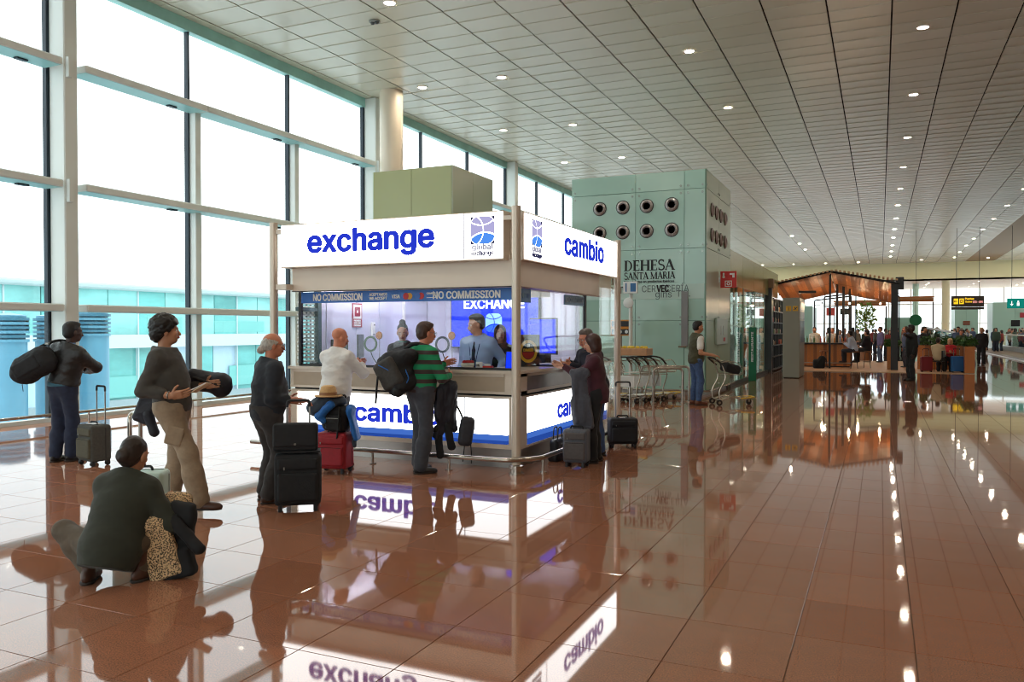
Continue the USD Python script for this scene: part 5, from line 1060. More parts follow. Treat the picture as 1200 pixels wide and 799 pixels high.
part(t, 'body', flat_bag([rbox((.5, .06, .47), (.085, .06, .17), .055, rot_zxy(10, 0, 8), .03)], .01, .006), M('nylon_grey', srgb(40, 40, 48), .6, var=.2, vscale=20), smooth=True); part(t, 'strap', tube(bend([(.46, .06, .62), (.42, .05, .72), (.33, .05, .86)], .05), .01, 8), strap_m, smooth=True); part(t, 'strap', tube(bend([(.48, .06, .32), (.47, .06, .22), (.46, .06, .12)], .02), .007, 6), strap_m, smooth=True); part(t, 'strap', tube(bend([(.55, .06, .32), (.56, .06, .22), (.56, .06, .1)], .02), .007, 6), strap_m, smooth=True)

# ---- couple at the side counter
p = Person('person', 'person with brown bob in burgundy sweater and black trousers at the side counter', (-3.26, 9.5, 0), 1.6, face=172, pelvis=(.08, 0, .95), lean=(.06, 0), twist=0, head=(6, 10, 0), female=True,
           lhand=(-.36, -.04, 1.3), lelbow=(.2, -.4, -1), rhand=(-.38, .16, 1.3), relbow=(.2, .4, -1), toes=(8, -8), lfoot=(.02, -.08, 0), rfoot=(.1, .12, 0), palms={-1: ((-1, .1, .1), (0, .5, .8), .3)})
p.body(skin_l); p.hair(M('hair_chestnut', srgb(58, 32, 24), .45, var=.3, vscale=50), 'bob', .004, 3); p.top(fabric('burgundy', (66, 20, 34), .15), hem=-.14, g=.024, name='sweater', wr=.011); p.pants(fabric('black_trousers', (22, 20, 22)), g=.012, flare=.014); p.shoes(leather_k)
p.P('collar', soft([cap(p.neck, p.neck + p.up * .02, .062, .058), plane(p.neck + p.up * .035, p.up)], .009), fabric('white_collar', (216, 208, 206)))
p = Person('person', 'person with glasses and greying hair in dark jacket and jeans behind the burgundy woman', (-3.4, 10.12, 0), 1.69, face=196, pelvis=(.02, 0, .95), lean=(.32, -.1), twist=14, head=(4, 16, 0),
           lhand=(-.34, -.12, 1.22), rhand=(-.36, .1, 1.24), toes=(5, -5))
p.body(skin_r, glasses=iris_m); p.hair(hairm('pepper', (92, 82, 76)), 'short', .004, 9); p.top(fabric('dark_jacket', (28, 30, 42), .15), hem=-.1, g=.028, name='jacket', wr=.01, collar=fabric('dark_jacket', 0)); p.pants(fabric('jeans', (58, 84, 130), .2), g=.012); p.shoes(leather_k)
t = thing('coat', 'long grey coat hanging from the arm of the burgundy woman', 'coat', (-3.26, 9.5, 0), VIEW)
part(t, 'body', soft([rbox((-.15, -.18, .84), (.09, .05, .32), .045, rot_zxy(0, 0, -4), .05), rbox((-.12, -.18, .62), (.12, .055, .2), .045, rot_zxy(0, 0, -8), .06), cap((-.22, -.16, 1.12), (-.08, -.2, 1.12), .05, .05, .05)], .0105, .026, (20, 20, 3), 9), fabric('grey_coat', (72, 74, 84), .12), smooth=True); part(t, 'hem', soft([rbox((-.13, -.2, .46), (.118, .048, .02), .018)], .01, .004), fabric('grey_coat', 0), smooth=True)
suitcase('grey two tone suitcase standing in front of the burgundy woman', (-3.32, 9.16, 0), VIEW - 20, .3, .22, .4, M('canvas_slate', srgb(84, 86, 94), .7, var=.12, vscale=40), poles=False, wheels=2, front=M('canvas_taupe', srgb(86, 80, 80), .75, var=.1, vscale=40))
t = thing('handbag', 'black leather handbag with looped handles leaning at the lit side panel', 'bag', (-3.7, 9.5, 0), VIEW + 62)
lth = M('leather_bag', srgb(24, 25, 28), .4, var=.15, vscale=20)
part(t, 'body', flat_bag([rbox((0, 0, .14), (.15, .055, .135), .045, None, .03), rbox((0, 0, .05), (.17, .07, .05), .04, None, .05)], .011, .006), lth, smooth=True)
for sy in (-.03, .03): part(t, 'handle', tube(bend([(-.07, sy, .25), (-.05, sy, .42), (.05, sy, .42), (.07, sy, .25)], .07), .008, 8), lth, smooth=True)
part(t, 'clasp', cbx(-.02, .02, -.062, -.054, .2, .22, .004), metal_d)
cb = suitcase('black cabin suitcase with tall silver handle standing alone right of the booth', (-3.28, 10.92, 0), VIEW + 4, .4, .24, .36, canvas_k, .5, canvas_k, 4, pole_y=-.02)
part(cb, 'luggage_tag', bx(-.06, .02, -.11, -.08, .424, .428), white_p); part(cb, 'badge', bx(.1, .16, -.126, -.12, .36, .375), metal_d)

# ---- clerks behind the glass
p = Person('person', 'person in pale blue shirt, dark tie and lanyard behind the counter, looking left', (-4.97, 9.8, 0), 1.86, face=244, lean=(.02, 0), twist=4, head=(-44, 10, 0), lhand=(.26, -.16, 1.0), rhand=(-.26, -.1, 1.0), toes=(5, -5))
p.body(skin_l, brow=hair_blk); p.hair(hair_dbr, 'short', .003, 2); shirt_b = M('cloth_pale_blue', srgb(156, 176, 214), .7, bump=.15, bscale=90); p.top(shirt_b, hem=-.06, g=.022, wr=.01, collar=shirt_b); p.pants(fabric('navy_trousers', (30, 34, 50))); p.shoes(leather_k)
n0 = p.neck + p.CF * .085 - p.up * .02
tp = [p.neck + p.CF * a - p.up * b for a, b in ((.082, .02), (.118, .08), (.142, .16), (.148, .26), (.142, .4))]
p.P('tie', soft([cap(tp[i], tp[i + 1], (.02, .017, .023, .028)[i], (.017, .023, .028, .03)[i], .01) for i in range(4)], .009, pad=.01), fabric('tie_navy', (30, 34, 58)))
p.P('lanyard', CAT([tube(bend([p.neck + p.CR * sd * .07, p.neck + p.CR * sd * .075 + p.CF * .115 - p.up * .06, p.neck + p.CR * sd * .03 + p.CF * .168 - p.up * .32], .05), .007, 6) for sd in (1, -1)]), fabric('lanyard', (36, 60, 110)))
p = Person('person', 'person with long brown hair in black top seated behind the pale blue shirt clerk', (-4.98, 10.5, 0), 1.72, face=262, head=(12, 2, 0), female=True, lhand=(.16, -.25, 1.05), rhand=(-.16, -.25, 1.05))
p.body(skin_l, brow=hair_brn); p.hair(hair_brn, 'long', .005, 4); p.top(fabric('black_top', (28, 26, 30)), hem=-.1); p.pants(fabric('black_trousers', 0)); p.shoes(leather_k)
p = Person('person', 'person with dark hair in a topknot looking down behind the counter, teal scarf', (-6.4, 10.15, 0), 1.74, face=268, head=(4, 14, 0), female=True, lhand=(.14, -.3, 1.1), rhand=(-.14, -.3, 1.1))
p.body(skin_l, brow=hair_dbr); p.hair(hair_dbr, 'topknot', .006, 7); p.top(fabric('black_top', 0), hem=-.1); p.P('scarf', soft([cap(p.neck, p.neck + p.up * .02, .07, .066), plane(p.neck + p.up * .04, p.up)], .009), fabric('teal_scarf', (30, 130, 110))); p.pants(fabric('black_trousers', 0)); p.shoes(leather_k)

# ---- man with the luggage cart
p = Person('person', 'person in olive vest, white tee shirt and blue jeans pushing an empty luggage cart', (-3.68, 17.78, 0), 1.84, face=12, pelvis=(0, 0, .95), lean=(.04, 0), head=(0, 6, 0), rhand=(.3, -.22, 1.04), lhand=(.32, .2, 1.04), relbow=(-.6, -.2, -1), rfoot=(.04, -.1, 0), lfoot=(-.04, .1, 0), toes=(-4, 6), palms={1: ((1, 0, -.2), (0, 0, -1), .5), -1: ((1, 0, -.2), (0, 0, -1), .5)})
p.body(skin_t, sleeves=.0); p.hair(hair_blk, 'short', .006, 3); p.top(M('cloth_white_tee', srgb(224, 222, 216), .7), sleeves=-.62, hem=-.02, g=.016, name='tee_shirt'); p.top(fabric('olive_vest', (66, 64, 42), .15), sleeves=None, hem=-.1, g=.034, name='vest', wr=.012); p.pants(fabric('blue_jeans', (62, 86, 128), .3), g=.012, flare=.006, to=.92); p.shoes(M('shoe_tan', srgb(104, 56, 34), .5))
q = make_cart('luggage cart pushed by the man in the olive vest, black bag in its basket', (-3.68 + .91 * .44, 17.78 + .415 * .44, 0), VIEW + 4, None, False)
t = thing('bag', 'small black bag in the basket of the pushed luggage cart', 'bag', (-3.68 + .91 * .76, 17.78 + .415 * .76, .69), VIEW + 4)
part(t, 'body', flat_bag([rbox((0, 0, .11), (.19, .17, .1), .07, rot_zxy(0, 0, 14), .03), ell((-.14, 0, .2), (.09, .12, .08), None, .04)], .012, .01), canvas_k, smooth=True); part(t, 'strap', tube(bend([(-.1, -.1, .24), (0, -.18, .16), (.12, -.16, .05)], .05), .012, 8), strap_m, smooth=True)
# ================================================================ THE FAR HALL: pavilion, bar, terrace, walkway, crowd
wood_o = M('wood_orange', srgb(196, 120, 62), .5, var=.18, vscale=6, stretch=(6, 1, 6)); wood_b = M('wood_brown', srgb(150, 92, 52), .5, var=.2, vscale=8, stretch=(6, 1, 6)); wood_p = M('wood_pale', srgb(206, 160, 112), .5, var=.12, vscale=8)
pv = At('pavilion', 'wooden slatted gable pavilion on black steel posts over the bar', 'pavilion', (-1.8, 38.5, 0))
def slope(xa, za, xb, zb, n, mats):
    for k in range(n):
        x0, x1 = xa + (xb - xa) * k / n, xa + (xb - xa) * (k + .98) / n; z0, z1 = za + (zb - za) * k / n, za + (zb - za) * (k + .98) / n
        D = .62; v = np.array([[x0, 35.9, z0], [x1, 35.9, z1], [x1, 41, z1 - D], [x0, 41, z0 - D], [x0, 35.9, z0 + .05], [x1, 35.9, z1 + .05], [x1, 41, z1 + .05 - D], [x0, 41, z0 + .05 - D]]); f = np.array([[0, 3, 2, 1], [4, 5, 6, 7], [0, 1, 5, 4], [1, 2, 6, 5], [2, 3, 7, 6], [3, 0, 4, 7]])
        pv('plank', trimesh.Trimesh(v, np.vstack([f[:, [0, 1, 2]], f[:, [0, 2, 3]]]), process=False), mats[k % len(mats)])
slope(-4.15, 3.5, -1.92, 4.0, 13, [wood_o, wood_b, wood_o]); slope(-1.88, 4.0, .66, 3.44, 14, [wood_o, wood_b, wood_b])
for y in (35.88, 38.4, 40.9):
    pv('rafter', tube([(-4.2, y, 3.54 - (y - 35.88) / 8.2), (-1.9, y, 4.05 - (y - 35.88) / 8.2)], .05, 6), black_metal); pv('rafter', tube([(-1.9, y, 4.05 - (y - 35.88) / 8.2), (.7, y, 3.48 - (y - 35.88) / 8.2)], .05, 6), black_metal)
for k in range(30): zt = 3.6 + .46 * (1 - abs(k - 14.6) / 15); pv('top_slat', bx(-4.15 + .162 * k, -4.07 + .162 * k, 35.75, 36.5, zt, zt + .07), wood_p)
for x, y, w in ((.52, 35.95, .13), (-1.93, 36.4, .04), (-1.75, 38.6, .05), (-1.5, 38.9, .05), (-1.25, 39.2, .05), (.5, 40.9, .06), (-4.0, 40.8, .06)): pv('post', bx(x - w, x + w, y - w, y + w, 0, 4.0 - abs(x + 1.9) * .22), black_metal)
pv('end_bracket', cbx(.55, .85, 35.85, 36.1, 3.25, 3.75, .02), black_metal)
pv('loudspeaker', CAT([bx(-3.2, -2.5, 36.6, 36.8, 3.2, 3.3)]), black_metal)
fr = At('steel_frame', 'thin black steel frames carrying hanging lamps beyond the pavilion', 'frame', (-1, 44, 0))
for pts in ([(-2.6, 44, 0), (-2.6, 44, 3.3), (-.3, 44, 3.55), (.6, 44, 3.3), (.6, 44, 0)], [(-1.2, 47, 0), (-1.2, 47, 3.6), (.9, 47, 3.4), (.9, 47, 0)], [(-3.2, 46, 0), (-3.2, 46, 3.2), (-1.4, 46, 3.4), (-1.4, 46, 0)]): fr('frame', tube(bend(pts, .05, 3), .035, 6), black_metal)
for i, (x, y, z, w, lab) in enumerate(((-1.1, 52, 3.0, 1.4, 'small wooden canopy beyond the pavilion, centre'), (1.9, 55, 3.3, 1.0, 'small striped wooden canopy right of the pavilion post'))):
    cn = At('canopy', lab, 'canopy', (x, y, z))
    for k in range(6): cn('plank', bx(x - w, x + w, y - 1 + k * .34, y - .72 + k * .34, z + .1 * abs(k - 2.5), z + .08 + .1 * abs(k - 2.5)), (wood_o, wood_p)[k % 2])
    for sx in (-1, 1): cn('post', bx(x + sx * w - .03, x + sx * w + .03, y - .03, y + .03, 0, z), black_metal)
bar = At('bar_counter', 'curved wooden plank bar counter with black top under the pavilion', 'bar', (-2.1, 38.2, 0))
for k in range(15): bar('plank', bx(-3.2 + k * .135, -3.07 + k * .135, 37.7, 37.76, .06, 1.0), (wood_o, wood_b, wood_o)[k % 3])
for k in range(6): bar('plank', bx(-1.18, -1.12, 37.76 + k * .2, 37.94 + k * .2, .06, 1.0), wood_b)
for k, (x, y) in enumerate(((-3.2, 37.4), (-1.2, 37.2), (.0, 38.2), (-2.4, 39.2), (-.9, 39.6))):
    q = pv('pendant_lamp', lathe([(.0, .14), (.02, .14), (.025, .05), (.0, .05)], 12, (x, y, 2.75)), black_metal); part(q, 'bulb', moved(ball((x, y, 2.76), .04, 2), -pv.o), GLOW('bulb_warm', (1.0, .7, .42), 220.0)); part(q, 'cord', moved(cyl((x, y, 2.86), (x, y, 3.3), .008, 5), -pv.o), black_metal)
bar('core', bx(-3.2, -1.2, 37.77, 39, 0, 1.0), black_metal); bar('top', cbx(-3.3, -1.05, 37.6, 39.1, 1.0, 1.06, .01), black_metal); bar('foot_bar', cyl((-3.2, 37.55, .2), (-1.1, 37.55, .2), .025, 8), brushed)
rb2 = random.Random(11)
for k in range(14): solo('bottle', lathe([(0, 0), (.04, 0), (.04, .18), (.015, .23), (.015, .3), (0, .3)], 10), rb2.choice(jm), 'small glass bottle among the bottles standing on the bar top', 'bottle', (-3.15 + .145 * k, 38.5 + rb2.random() * .4, 1.06), group='bottles on the bar')
def stool(label, x, y):
    t = thing('bar_stool', label, 'stool', (x, y, 0), 0, None)
    part(t, 'seat', lathe([(0, .74), (.17, .74), (.18, .7), (0, .69)], 16), wood_b)
    for a in range(4): part(t, 'leg', cyl((.1 * math.cos(a * 1.571 + .8), .1 * math.sin(a * 1.571 + .8), .7), (.19 * math.cos(a * 1.571 + .8), .19 * math.sin(a * 1.571 + .8), 0), .014, 6), black_metal)
    part(t, 'foot_ring', ring(.155, .01, 16, 6, 2, (0, 0, .28)), black_metal)
stool('bar stool under the white shirted man', -.98, 36.6); stool('bar stool under the dark suited drinker', -.5, 37.4); stool('empty bar stool at the front of the bar', -2.2, 37.1)
leaf = M('leaf_green', srgb(58, 96, 40), .5, var=.35, vscale=5, transmission_weight=0.0); leaf2 = M('leaf_pale', srgb(132, 158, 66), .5, var=.3, vscale=5)
def foliage(n, rx, ry, rz, size, seed):
    r = np.random.default_rng(seed); v, f = [], []
    for i in range(n):
        d = r.normal(size=3); d /= np.linalg.norm(d); c = d * np.array([rx, ry, rz]) * r.random() ** .4; a = r.normal(size=3); a /= np.linalg.norm(a); b = np.cross(a, r.normal(size=3)); b /= np.linalg.norm(b) + 1e-9; s = size * (.6 + .8 * r.random()); k = len(v)
        nn = np.cross(a, b) * s * .25
        v += [c - a * s, c + b * s * .4 + nn, c + a * s, c - b * s * .4 + nn]; f += [[k, k + 1, k + 2], [k, k + 2, k + 3]]
    return trimesh.Trimesh(np.array(v), np.array(f), process=False)
tr = thing('potted_tree', 'slender potted tree with pale leaves under the far frames', 'tree', (-.75, 48, 0))
part(tr, 'pot', lathe([(0, 0), (.28, 0), (.34, .7), (.3, .7), (0, .6)], 16), wood_b); part(tr, 'trunk', tube([(0, 0, .6), (.05, 0, 1.5), (-.05, 0, 2.6)], .035, 8), wood_b); part(tr, 'leaves', moved(foliage(260, .55, .5, .95, .12, 3), (0, 0, 2.3)), leaf2, kind='stuff')
tr = thing('potted_tree', 'tall leafy plant inside the glass restaurant wing', 'tree', (-6.2, 31.5, 0))
part(tr, 'pot', lathe([(0, 0), (.3, 0), (.36, .6), (.3, .6), (0, .5)], 16), wood_b); part(tr, 'trunk', tube([(0, 0, .5), (.05, 0, 1.5), (-.05, 0, 2.2)], .04, 8), wood_b); part(tr, 'leaves', moved(foliage(300, .7, .6, 1.0, .14, 5), (0, 0, 2.0)), leaf2, kind='stuff')
def planter(label, x0, x1, y0, y1, h, seed, lf=leaf):
    c = ((x0 + x1) / 2, (y0 + y1) / 2, 0); t = thing('planter', label, 'planter', c); w, d = (x1 - x0) / 2, (y1 - y0) / 2
    n = max(1, int(2 * w / .26))
    for k in range(n): part(t, 'plank', bx(-w + 2 * w * k / n + .006, -w + 2 * w * (k + 1) / n - .006, -d, -d + .03, .03, h), (wood_o, wood_b)[k % 2])
    part(t, 'box', bx(-w + .01, w - .01, -d + .03, d, 0, h - .02), wood_b); part(t, 'leaves', moved(foliage(int(160 * max(1, w * 2)), w + .1, d + .08, .24, .1, seed), (0, 0, h + .14)), lf, kind='stuff')
planter('square wooden planter with dark green bush by the pavilion post', .25, .65, 36.3, 36.7, .95, 2)
planter('long planter of green leaves along the terrace, behind the seated couple', 1.4, 3.05, 37.2, 37.6, 1.0, 4)
planter('wooden planter with a bush at the right end of the terrace', 2.86, 3.2, 34.3, 34.9, 1.02, 6)
te = At('terrace_edge', 'low pale stone edge of the cafe terrace floor', 'kerb', (-.3, 34.3, 0), kind='structure')
te('edge', cbx(-3.6, 3.2, 34.1, 34.2, 0, .02, .004), M('stone_edge', srgb(210, 180, 146), .4)); te('deck', bx(-3.6, 3.2, 34.2, 46, .0, .016), M('deck_tan', srgb(196, 150, 112), .4, var=.1, vscale=2))
tb_ = At('cafe_table', 'small square cafe table between the seated couple', 'table', (2.3, 35.4, 0)); tb_('top', cbx(2.0, 2.6, 35.2, 35.75, .72, .75, .008), wood_b); tb_('column', cyl((2.3, 35.45, 0), (2.3, 35.45, .72), .03, 8), black_metal)
# far structures
gz = M('far_green', srgb(172, 204, 188), .3); gz2 = M('far_green_dark', srgb(136, 174, 156), .3); cream = M('far_cream', srgb(226, 214, 176), .5)
def block(label, x0, x1, y0, y1, h, mat, trims=()):
    b = At('service_block', label, 'kiosk', ((x0 + x1) / 2, (y0 + y1) / 2, 0)); n = max(2, int((x1 - x0) / 1.3))
    b('core', bx(x0 + .04, x1 - .04, y0 + .04, y1, 0, h - .02), gz2)
    for k in range(n): b('panel', bx(x0 + (x1 - x0) * k / n + .01, x0 + (x1 - x0) * (k + 1) / n - .01, y0, y0 + .04, .05, h), mat)
    for z0, z1, xa, xb, m in trims: b('sign', bx(xa, xb, y0 - .05, y0, z0, z1), m)
    return b
block('green glass service block behind the cream column at the end of the hall', 5.6, 7.3, 76, 80, 3.5, gz, ((2.0, 2.35, 6.2, 6.7, M('far_brown', srgb(130, 80, 60), .5)),))
block('wide green service block at the far right with a red lit strip', 8.3, 14.5, 76, 80, 3.85, gz, ((2.6, 3.0, 10.2, 11.6, M('far_red', srgb(170, 50, 60), .5)), (1.9, 2.4, 9.6, 10.2, black_p)))
block('low green partition beyond the terrace', .3, 2.3, 72, 73, 2.6, gz2); block('pale green panelled block beyond the bar', -6.5, -3.6, 50, 54, 3.0, M('far_mint', srgb(170, 206, 190), .4))
for x, y, R_, lab in ((5.9, 91, .36, 'cream round column at the end of the hall'), (3.4, 96, .3, 'slim teal column at the end windows')):
    c = thing('column', lab, 'column', (x, y, 0), kind='structure'); part(c, 'shaft', cyl((0, 0, 0), (0, 0, HE if y > 90 else HC), R_, 20), cream if R_ > .33 else gz, smooth=40); part(c, 'base', lathe([(R_, 0), (R_ + .05, 0), (R_ + .05, .12), (R_, .12)], 20), steel)
ds = thing('disc_sign', 'round green hanging shop sign beyond the pavilion post', 'sign', (2.13, 60, 2.27)); m = lathe([(0, .04), (.36, .04), (.38, .0), (.36, -.04), (0, -.04)], 28); m.apply_transform(trimesh.transformations.rotation_matrix(math.pi / 2, [1, 0, 0])); part(ds, 'disc', m, M('sign_green', srgb(8, 108, 60), .4), smooth=40); part(ds, 'rod', cyl((0, 0, .38), (0, 0, HC - 2.27), .012, 6), black_metal)
hs = At('direction_sign', 'dark hanging direction sign with yellow gate squares', 'sign', (5.15, 60, 3.4))
hs('board', cbx(4.22, 6.07, 59.95, 60.05, 3.12, 3.82, .01), M('sign_umber', srgb(66, 54, 42), .4)); hs('lower_board', bx(4.22, 6.07, 59.95, 60.05, 2.94, 3.1), M('sign_umber', 0))
for x in (4.35, 4.67): q = hs('pictogram', bx(x, x + .26, 59.94, 59.95, 3.3, 3.66), GLOW('picto_lit', srgb(240, 190, 40), .8)); 
part(q, 'lettering', moved(upright(text('D', .2, .14, .004), '-y', (4.73, 59.94, 3.38)), -hs.o), black_p)
hs('arrow', upright(extr(unary_union([sbox(-.08, -.02, .08, .02), Polygon([(-.13, 0), (-.05, .08), (-.05, -.08)])]), .004), '-y', (4.48, 59.935, 3.48)), black_p)
hs('lettering', upright(text('Puertas', .13, .5, .004), '-y', (5.0, 59.945, 3.58)), GLOW('picto_lit', 0, 0)); hs('lettering', upright(text('Gates', .1, .4, .004), '-y', (5.0, 59.945, 3.4)), GLOW('picto_lit', 0, 0)); hs('lettering', upright(text('B70 - B95', .13, .55, .004), '-y', (5.45, 59.945, 3.36)), GLOW('sign_pink', srgb(230, 150, 140), .8)); hs('hanger', CAT([cyl((4.5, 60, 3.8), (4.5, 60, HC), .015, 6)]), black_metal); hs('hanger', cyl((5.8, 60, 3.8), (5.8, 60, HC), .015, 6), black_metal)
ts = At('toilet_sign', 'teal green hanging sign with white pictograms at the right edge', 'sign', (8.2, 60, 3.3)); ts('board', cbx(7.35, 9.1, 59.95, 60.05, 3.0, 3.62, .01), GLOW('sign_teal', srgb(14, 112, 100), .8))
for k, x in enumerate((7.6, 7.95, 8.35, 8.7)): ts('pictogram', upright(extr(unary_union([Point(0, .13).buffer(.05), sbox(-.07, -.15, .07, .06)]) if k in (1, 2) else unary_union([sbox(-.02, -.1, .02, .15), Polygon([(-.1, -.02), (.1, -.02), (0, -.16)])]), .004), '-y', (x, 59.945, 3.3)), GLOW('sign_white', (.9, .95, .95), .8))
ts('hanger', cyl((7.6, 60, 3.6), (7.6, 60, HC), .015, 6), black_metal); ts('hanger', cyl((8.9, 60, 3.6), (8.9, 60, HC), .015, 6), black_metal)
rs = At('bar_sign', 'red illuminated sign hanging over the bar, next to a dark board', 'sign', (-2.2, 44, 2.5)); rs('board', bx(-2.5, -2.1, 43.9, 43.95, 2.35, 2.75), M('sign_coral', srgb(206, 80, 76), .5)); rs('side_board', bx(-1.85, -1.45, 43.9, 43.95, 2.4, 2.7), M('sign_dark', srgb(44, 54, 50), .5)); rs('rail', cyl((-2.6, 43.93, 2.8), (-1.4, 43.93, 2.8), .02, 6), black_metal)
mw = At('moving_walkway', 'long moving walkway with glass balustrade and pale handrail on the right', 'walkway', (9, 75, 0))
mw('skirt', bx(6.8, 8.5, 40, 75.5, 0, .12), M('walk_brown', srgb(120, 92, 72), .4)); mw('plinth', bx(8.4, 8.9, 40, 75.5, 0, .42), M('walk_base', srgb(104, 98, 90), .35)); mw('edge', bx(6.74, 6.86, 40, 75.5, 0, .03), white_p)
mw('trim', tube([(8.42, 40, .43), (8.42, 75.5, .43)], .04, 6), steel); mw('handrail', tube(bend([(8.5, 41, .45), (8.5, 40, 1.2), (8.5, 42, 1.26), (8.5, 75.5, 1.26)], .4), .05, 8), M('rail_pale', srgb(226, 222, 214), .4), smooth=True)
for k in range(13): mw('pane', bx(8.49, 8.505, 42 + k * 2.4, 44.37 + k * 2.4, .44, 1.2), cglass)
er = At('ramp_rail', 'sloping white handrail of a ramp behind the terrace planter', 'handrail', (3.3, 49, 0)); er('rail', tube([(2.3, 50, 1.74), (4.1, 48, 1.37)], .06, 8), white_p, smooth=True); er('panel', trimesh.Trimesh(np.array([[2.3, 50, .6], [4.1, 48, .4], [4.1, 48, 1.35], [2.3, 50, 1.72], [2.3, 50.04, .6], [4.1, 48.04, .4], [4.1, 48.04, 1.35], [2.3, 50.04, 1.72]]), np.array([[0, 1, 2], [0, 2, 3], [4, 6, 5], [4, 7, 6], [0, 4, 5], [0, 5, 1], [3, 2, 6], [3, 6, 7], [1, 5, 6], [1, 6, 2], [0, 3, 7], [0, 7, 4]])), cglass)
for x, y in ((2.35, 49.95), (4.05, 48.05)): er('post', cyl((x, y, 0), (x, y, 1.5), .03, 8), steel)
suitcase('blue suitcase standing at the terrace edge beside the woman in red', (2.66, 34.85, 0), 10, .42, .26, .58, M('shell_blue', srgb(36, 96, 160), .4), .3, None, 4, False); suitcase('dark red suitcase at the left of the seated couple', (1.62, 34.9, 0), 10, .4, .26, .55, M('shell_crimson', srgb(120, 24, 36), .4), .3, None, 4, False)
bb = thing('backpack', 'black backpack left on the floor in front of the bar', 'backpack', (-2.35, 36.4, 0)); part(bb, 'body', flat_bag([rbox((0, 0, .2), (.24, .16, .2), .1), ell((.12, 0, .4), (.16, .12, .14), None, .06)], .03, .01), canvas_k, smooth=True); part(bb, 'strap', tube([(.1, -.15, .45), (0, -.18, .3), (-.1, -.16, .1)], .02, 6), strap_m)
# ---- people further off
def extra(label, x, y, H, face, tc, bc, hair=hair_dbr, skin=skin_t, seat=None, style='short', fem=False, hem=-.1, res=2.3, group=None, **kw):
    a = dict(pelvis=(0, 0, .95))
    if seat:
        fa = math.radians(face); f = V3(math.cos(fa), math.sin(fa), 0); r = V3(f[1], -f[0], 0)
        a = dict(pelvis=(0, 0, seat + .1), rfoot=f * .42 + r * .1 + V3(0, 0, max(0, seat - .46)), lfoot=f * .4 - r * .1 + V3(0, 0, max(0, seat - .46)), rknee=f + V3(0, 0, 1), lknee=f + V3(0, 0, 1), rhand=f * .38 + r * .12 + V3(0, 0, seat + .34), lhand=f * .36 - r * .12 + V3(0, 0, seat + .34))
    a.update(kw)
    p = Person('person', label, (x, y, 0), H, face=face, female=fem, res=res, group=group, rot=0, **a)
    p.body(skin, face=False); p.hair(hair, style, .004, 1); p.top(M('cloth_%02x%02x%02x' % tc, srgb(*tc), .8), hem=hem, g=.03, name='top', wr=.008); p.pants(M('cloth_%02x%02x%02x' % bc, srgb(*bc), .8), g=.014, flare=.02); p.shoes(leather_k)
    return p
extra('person in long black coat standing on the open floor before the terrace', .92, 28.97, 1.8, 205, (26, 24, 25), (34, 34, 38), hair_blk, skin_d, hem=-.32, res=1.6, rhand=(-.16, -.28, 1.42))
extra('person in black with a pale cap walking by the moving walkway', 4.24, 42.7, 1.74, 250, (30, 28, 30), (26, 26, 28), M('cap_cream', srgb(206, 180, 120), .7), skin_t, res=2)
extra('person in white shirt and dark grey trousers on a bar stool, leaning on the bar', -.98, 36.6, 1.74, 165, (190, 200, 222), (44, 44, 52), hair_blk, seat=.72, res=1.8, lean=(.3, 0))
extra('person in dark suit sitting on the next bar stool', -.5, 37.4, 1.76, 160, (34, 30, 38), (26, 26, 30), hair_blk, seat=.72, res=2)
extra('person in purple checked shirt and jeans standing beyond the terrace', .02, 44.2, 1.78, 200, (110, 96, 132), (70, 80, 104), hair_brn, res=2)
extra('person in pale blue shirt standing behind the grey totem', -3.35, 33.6, 1.72, 200, (150, 168, 190), (40, 40, 48), hair_brn, res=2)
extra('person in cream shirt working at the left end of the bar', -2.75, 39.6, 1.76, 250, (206, 196, 176), (50, 50, 54), hair_dbr, res=2)
extra('person in white shirt serving behind the bar, middle', -2.0, 39.9, 1.74, 262, (214, 208, 200), (40, 40, 44), hair_gry, skin_r, res=2)
extra('person in grey shirt behind the bar, right', -1.5, 40.2, 1.7, 255, (130, 136, 150), (40, 40, 44), hair_blk, res=2)
extra('person in beige coat seated at the cafe table with back to us', 2.02, 35.0, 1.72, 70, (202, 176, 142), (40, 36, 36), hair_dbr, seat=.46, res=1.8)
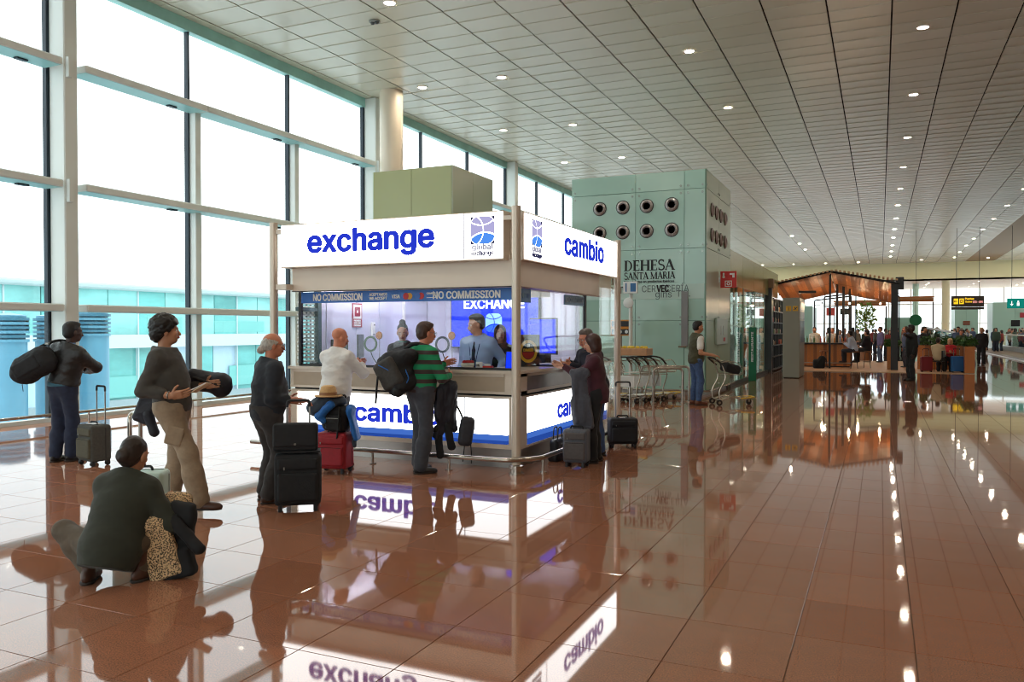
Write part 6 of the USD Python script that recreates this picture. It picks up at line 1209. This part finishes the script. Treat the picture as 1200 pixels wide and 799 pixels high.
extra('person in red sweater with fair hair seated at the cafe table', 2.5, 35.95, 1.68, 255, (186, 26, 36), (34, 34, 42), hairm('fair', (214, 176, 120)), skin_l, seat=.46, style='bob', fem=True, res=1.8)
for x, y, rr in ((2.02, 35.0, 250), (2.5, 35.95, 75)):
    t = thing('cafe_chair', 'dark cafe chair under the person in beige coat' if rr == 250 else 'dark cafe chair under the person in red sweater', 'chair', (x, y, 0), rr)
    part(t, 'seat', cbx(-.2, .2, -.2, .2, .41, .44, .01), black_metal); part(t, 'backrest', cbx(-.2, .2, .2, .23, .6, .84, .01), black_metal)
    for sx in (-.18, .18):
        for sy in (-.18, .19): part(t, 'leg', cyl((sx, sy, 0), (sx, sy, .42 if sy < 0 else .84), .012, 6), black_metal)
CR = random.Random(21); names = {(34, 34, 40): 'dark', (92, 84, 78): 'grey', (150, 60, 56): 'red', (190, 180, 168): 'pale', (70, 82, 110): 'blue', (120, 98, 74): 'brown', (214, 210, 204): 'white', (60, 78, 64): 'green'}
zones = [((-3.2, 1.0), (44, 62), 13, 'in the crowd beyond the bar'), ((.6, 4.2), (38.5, 60), 22, 'in the crowd behind the terrace planters'), ((4.4, 8.2), (62, 75.5), 16, 'in the crowd under the direction sign'), ((9.0, 10.0), (66, 75), 18, 'in the line along the moving walkway'), ((-7.5, -4.6), (25.5, 34), 5, 'inside the glass restaurant wing')]
for (xa, xb), (ya, yb_), n, where in zones:
    for k in range(n):
        c = CR.choice(list(names)); b = CR.choice([(34, 34, 40), (44, 50, 66), (60, 56, 54), (30, 28, 30)]); x, y = xa + (xb - xa) * (k + CR.random() * .8) / n, ya + (yb_ - ya) * CR.random()
        h = CR.choice([hair_blk, hair_brn, hair_dbr, hair_dbr, hair_gry]); hn = {id(hair_blk): 'black', id(hair_brn): 'brown', id(hair_dbr): 'dark brown', id(hair_gry): 'grey'}[id(h)]
        extra(f'distant {hn}-haired person in {names[c]} top {where}', x, y, 1.6 + .2 * CR.random(), CR.choice([200, 250, 290, 340, 90, 160]), c, b, h, CR.choice([skin_l, skin_t, skin_r, skin_t]), res=3.4, group=f'people {where}', style=CR.choice(['short', 'short', 'long', 'bob']))
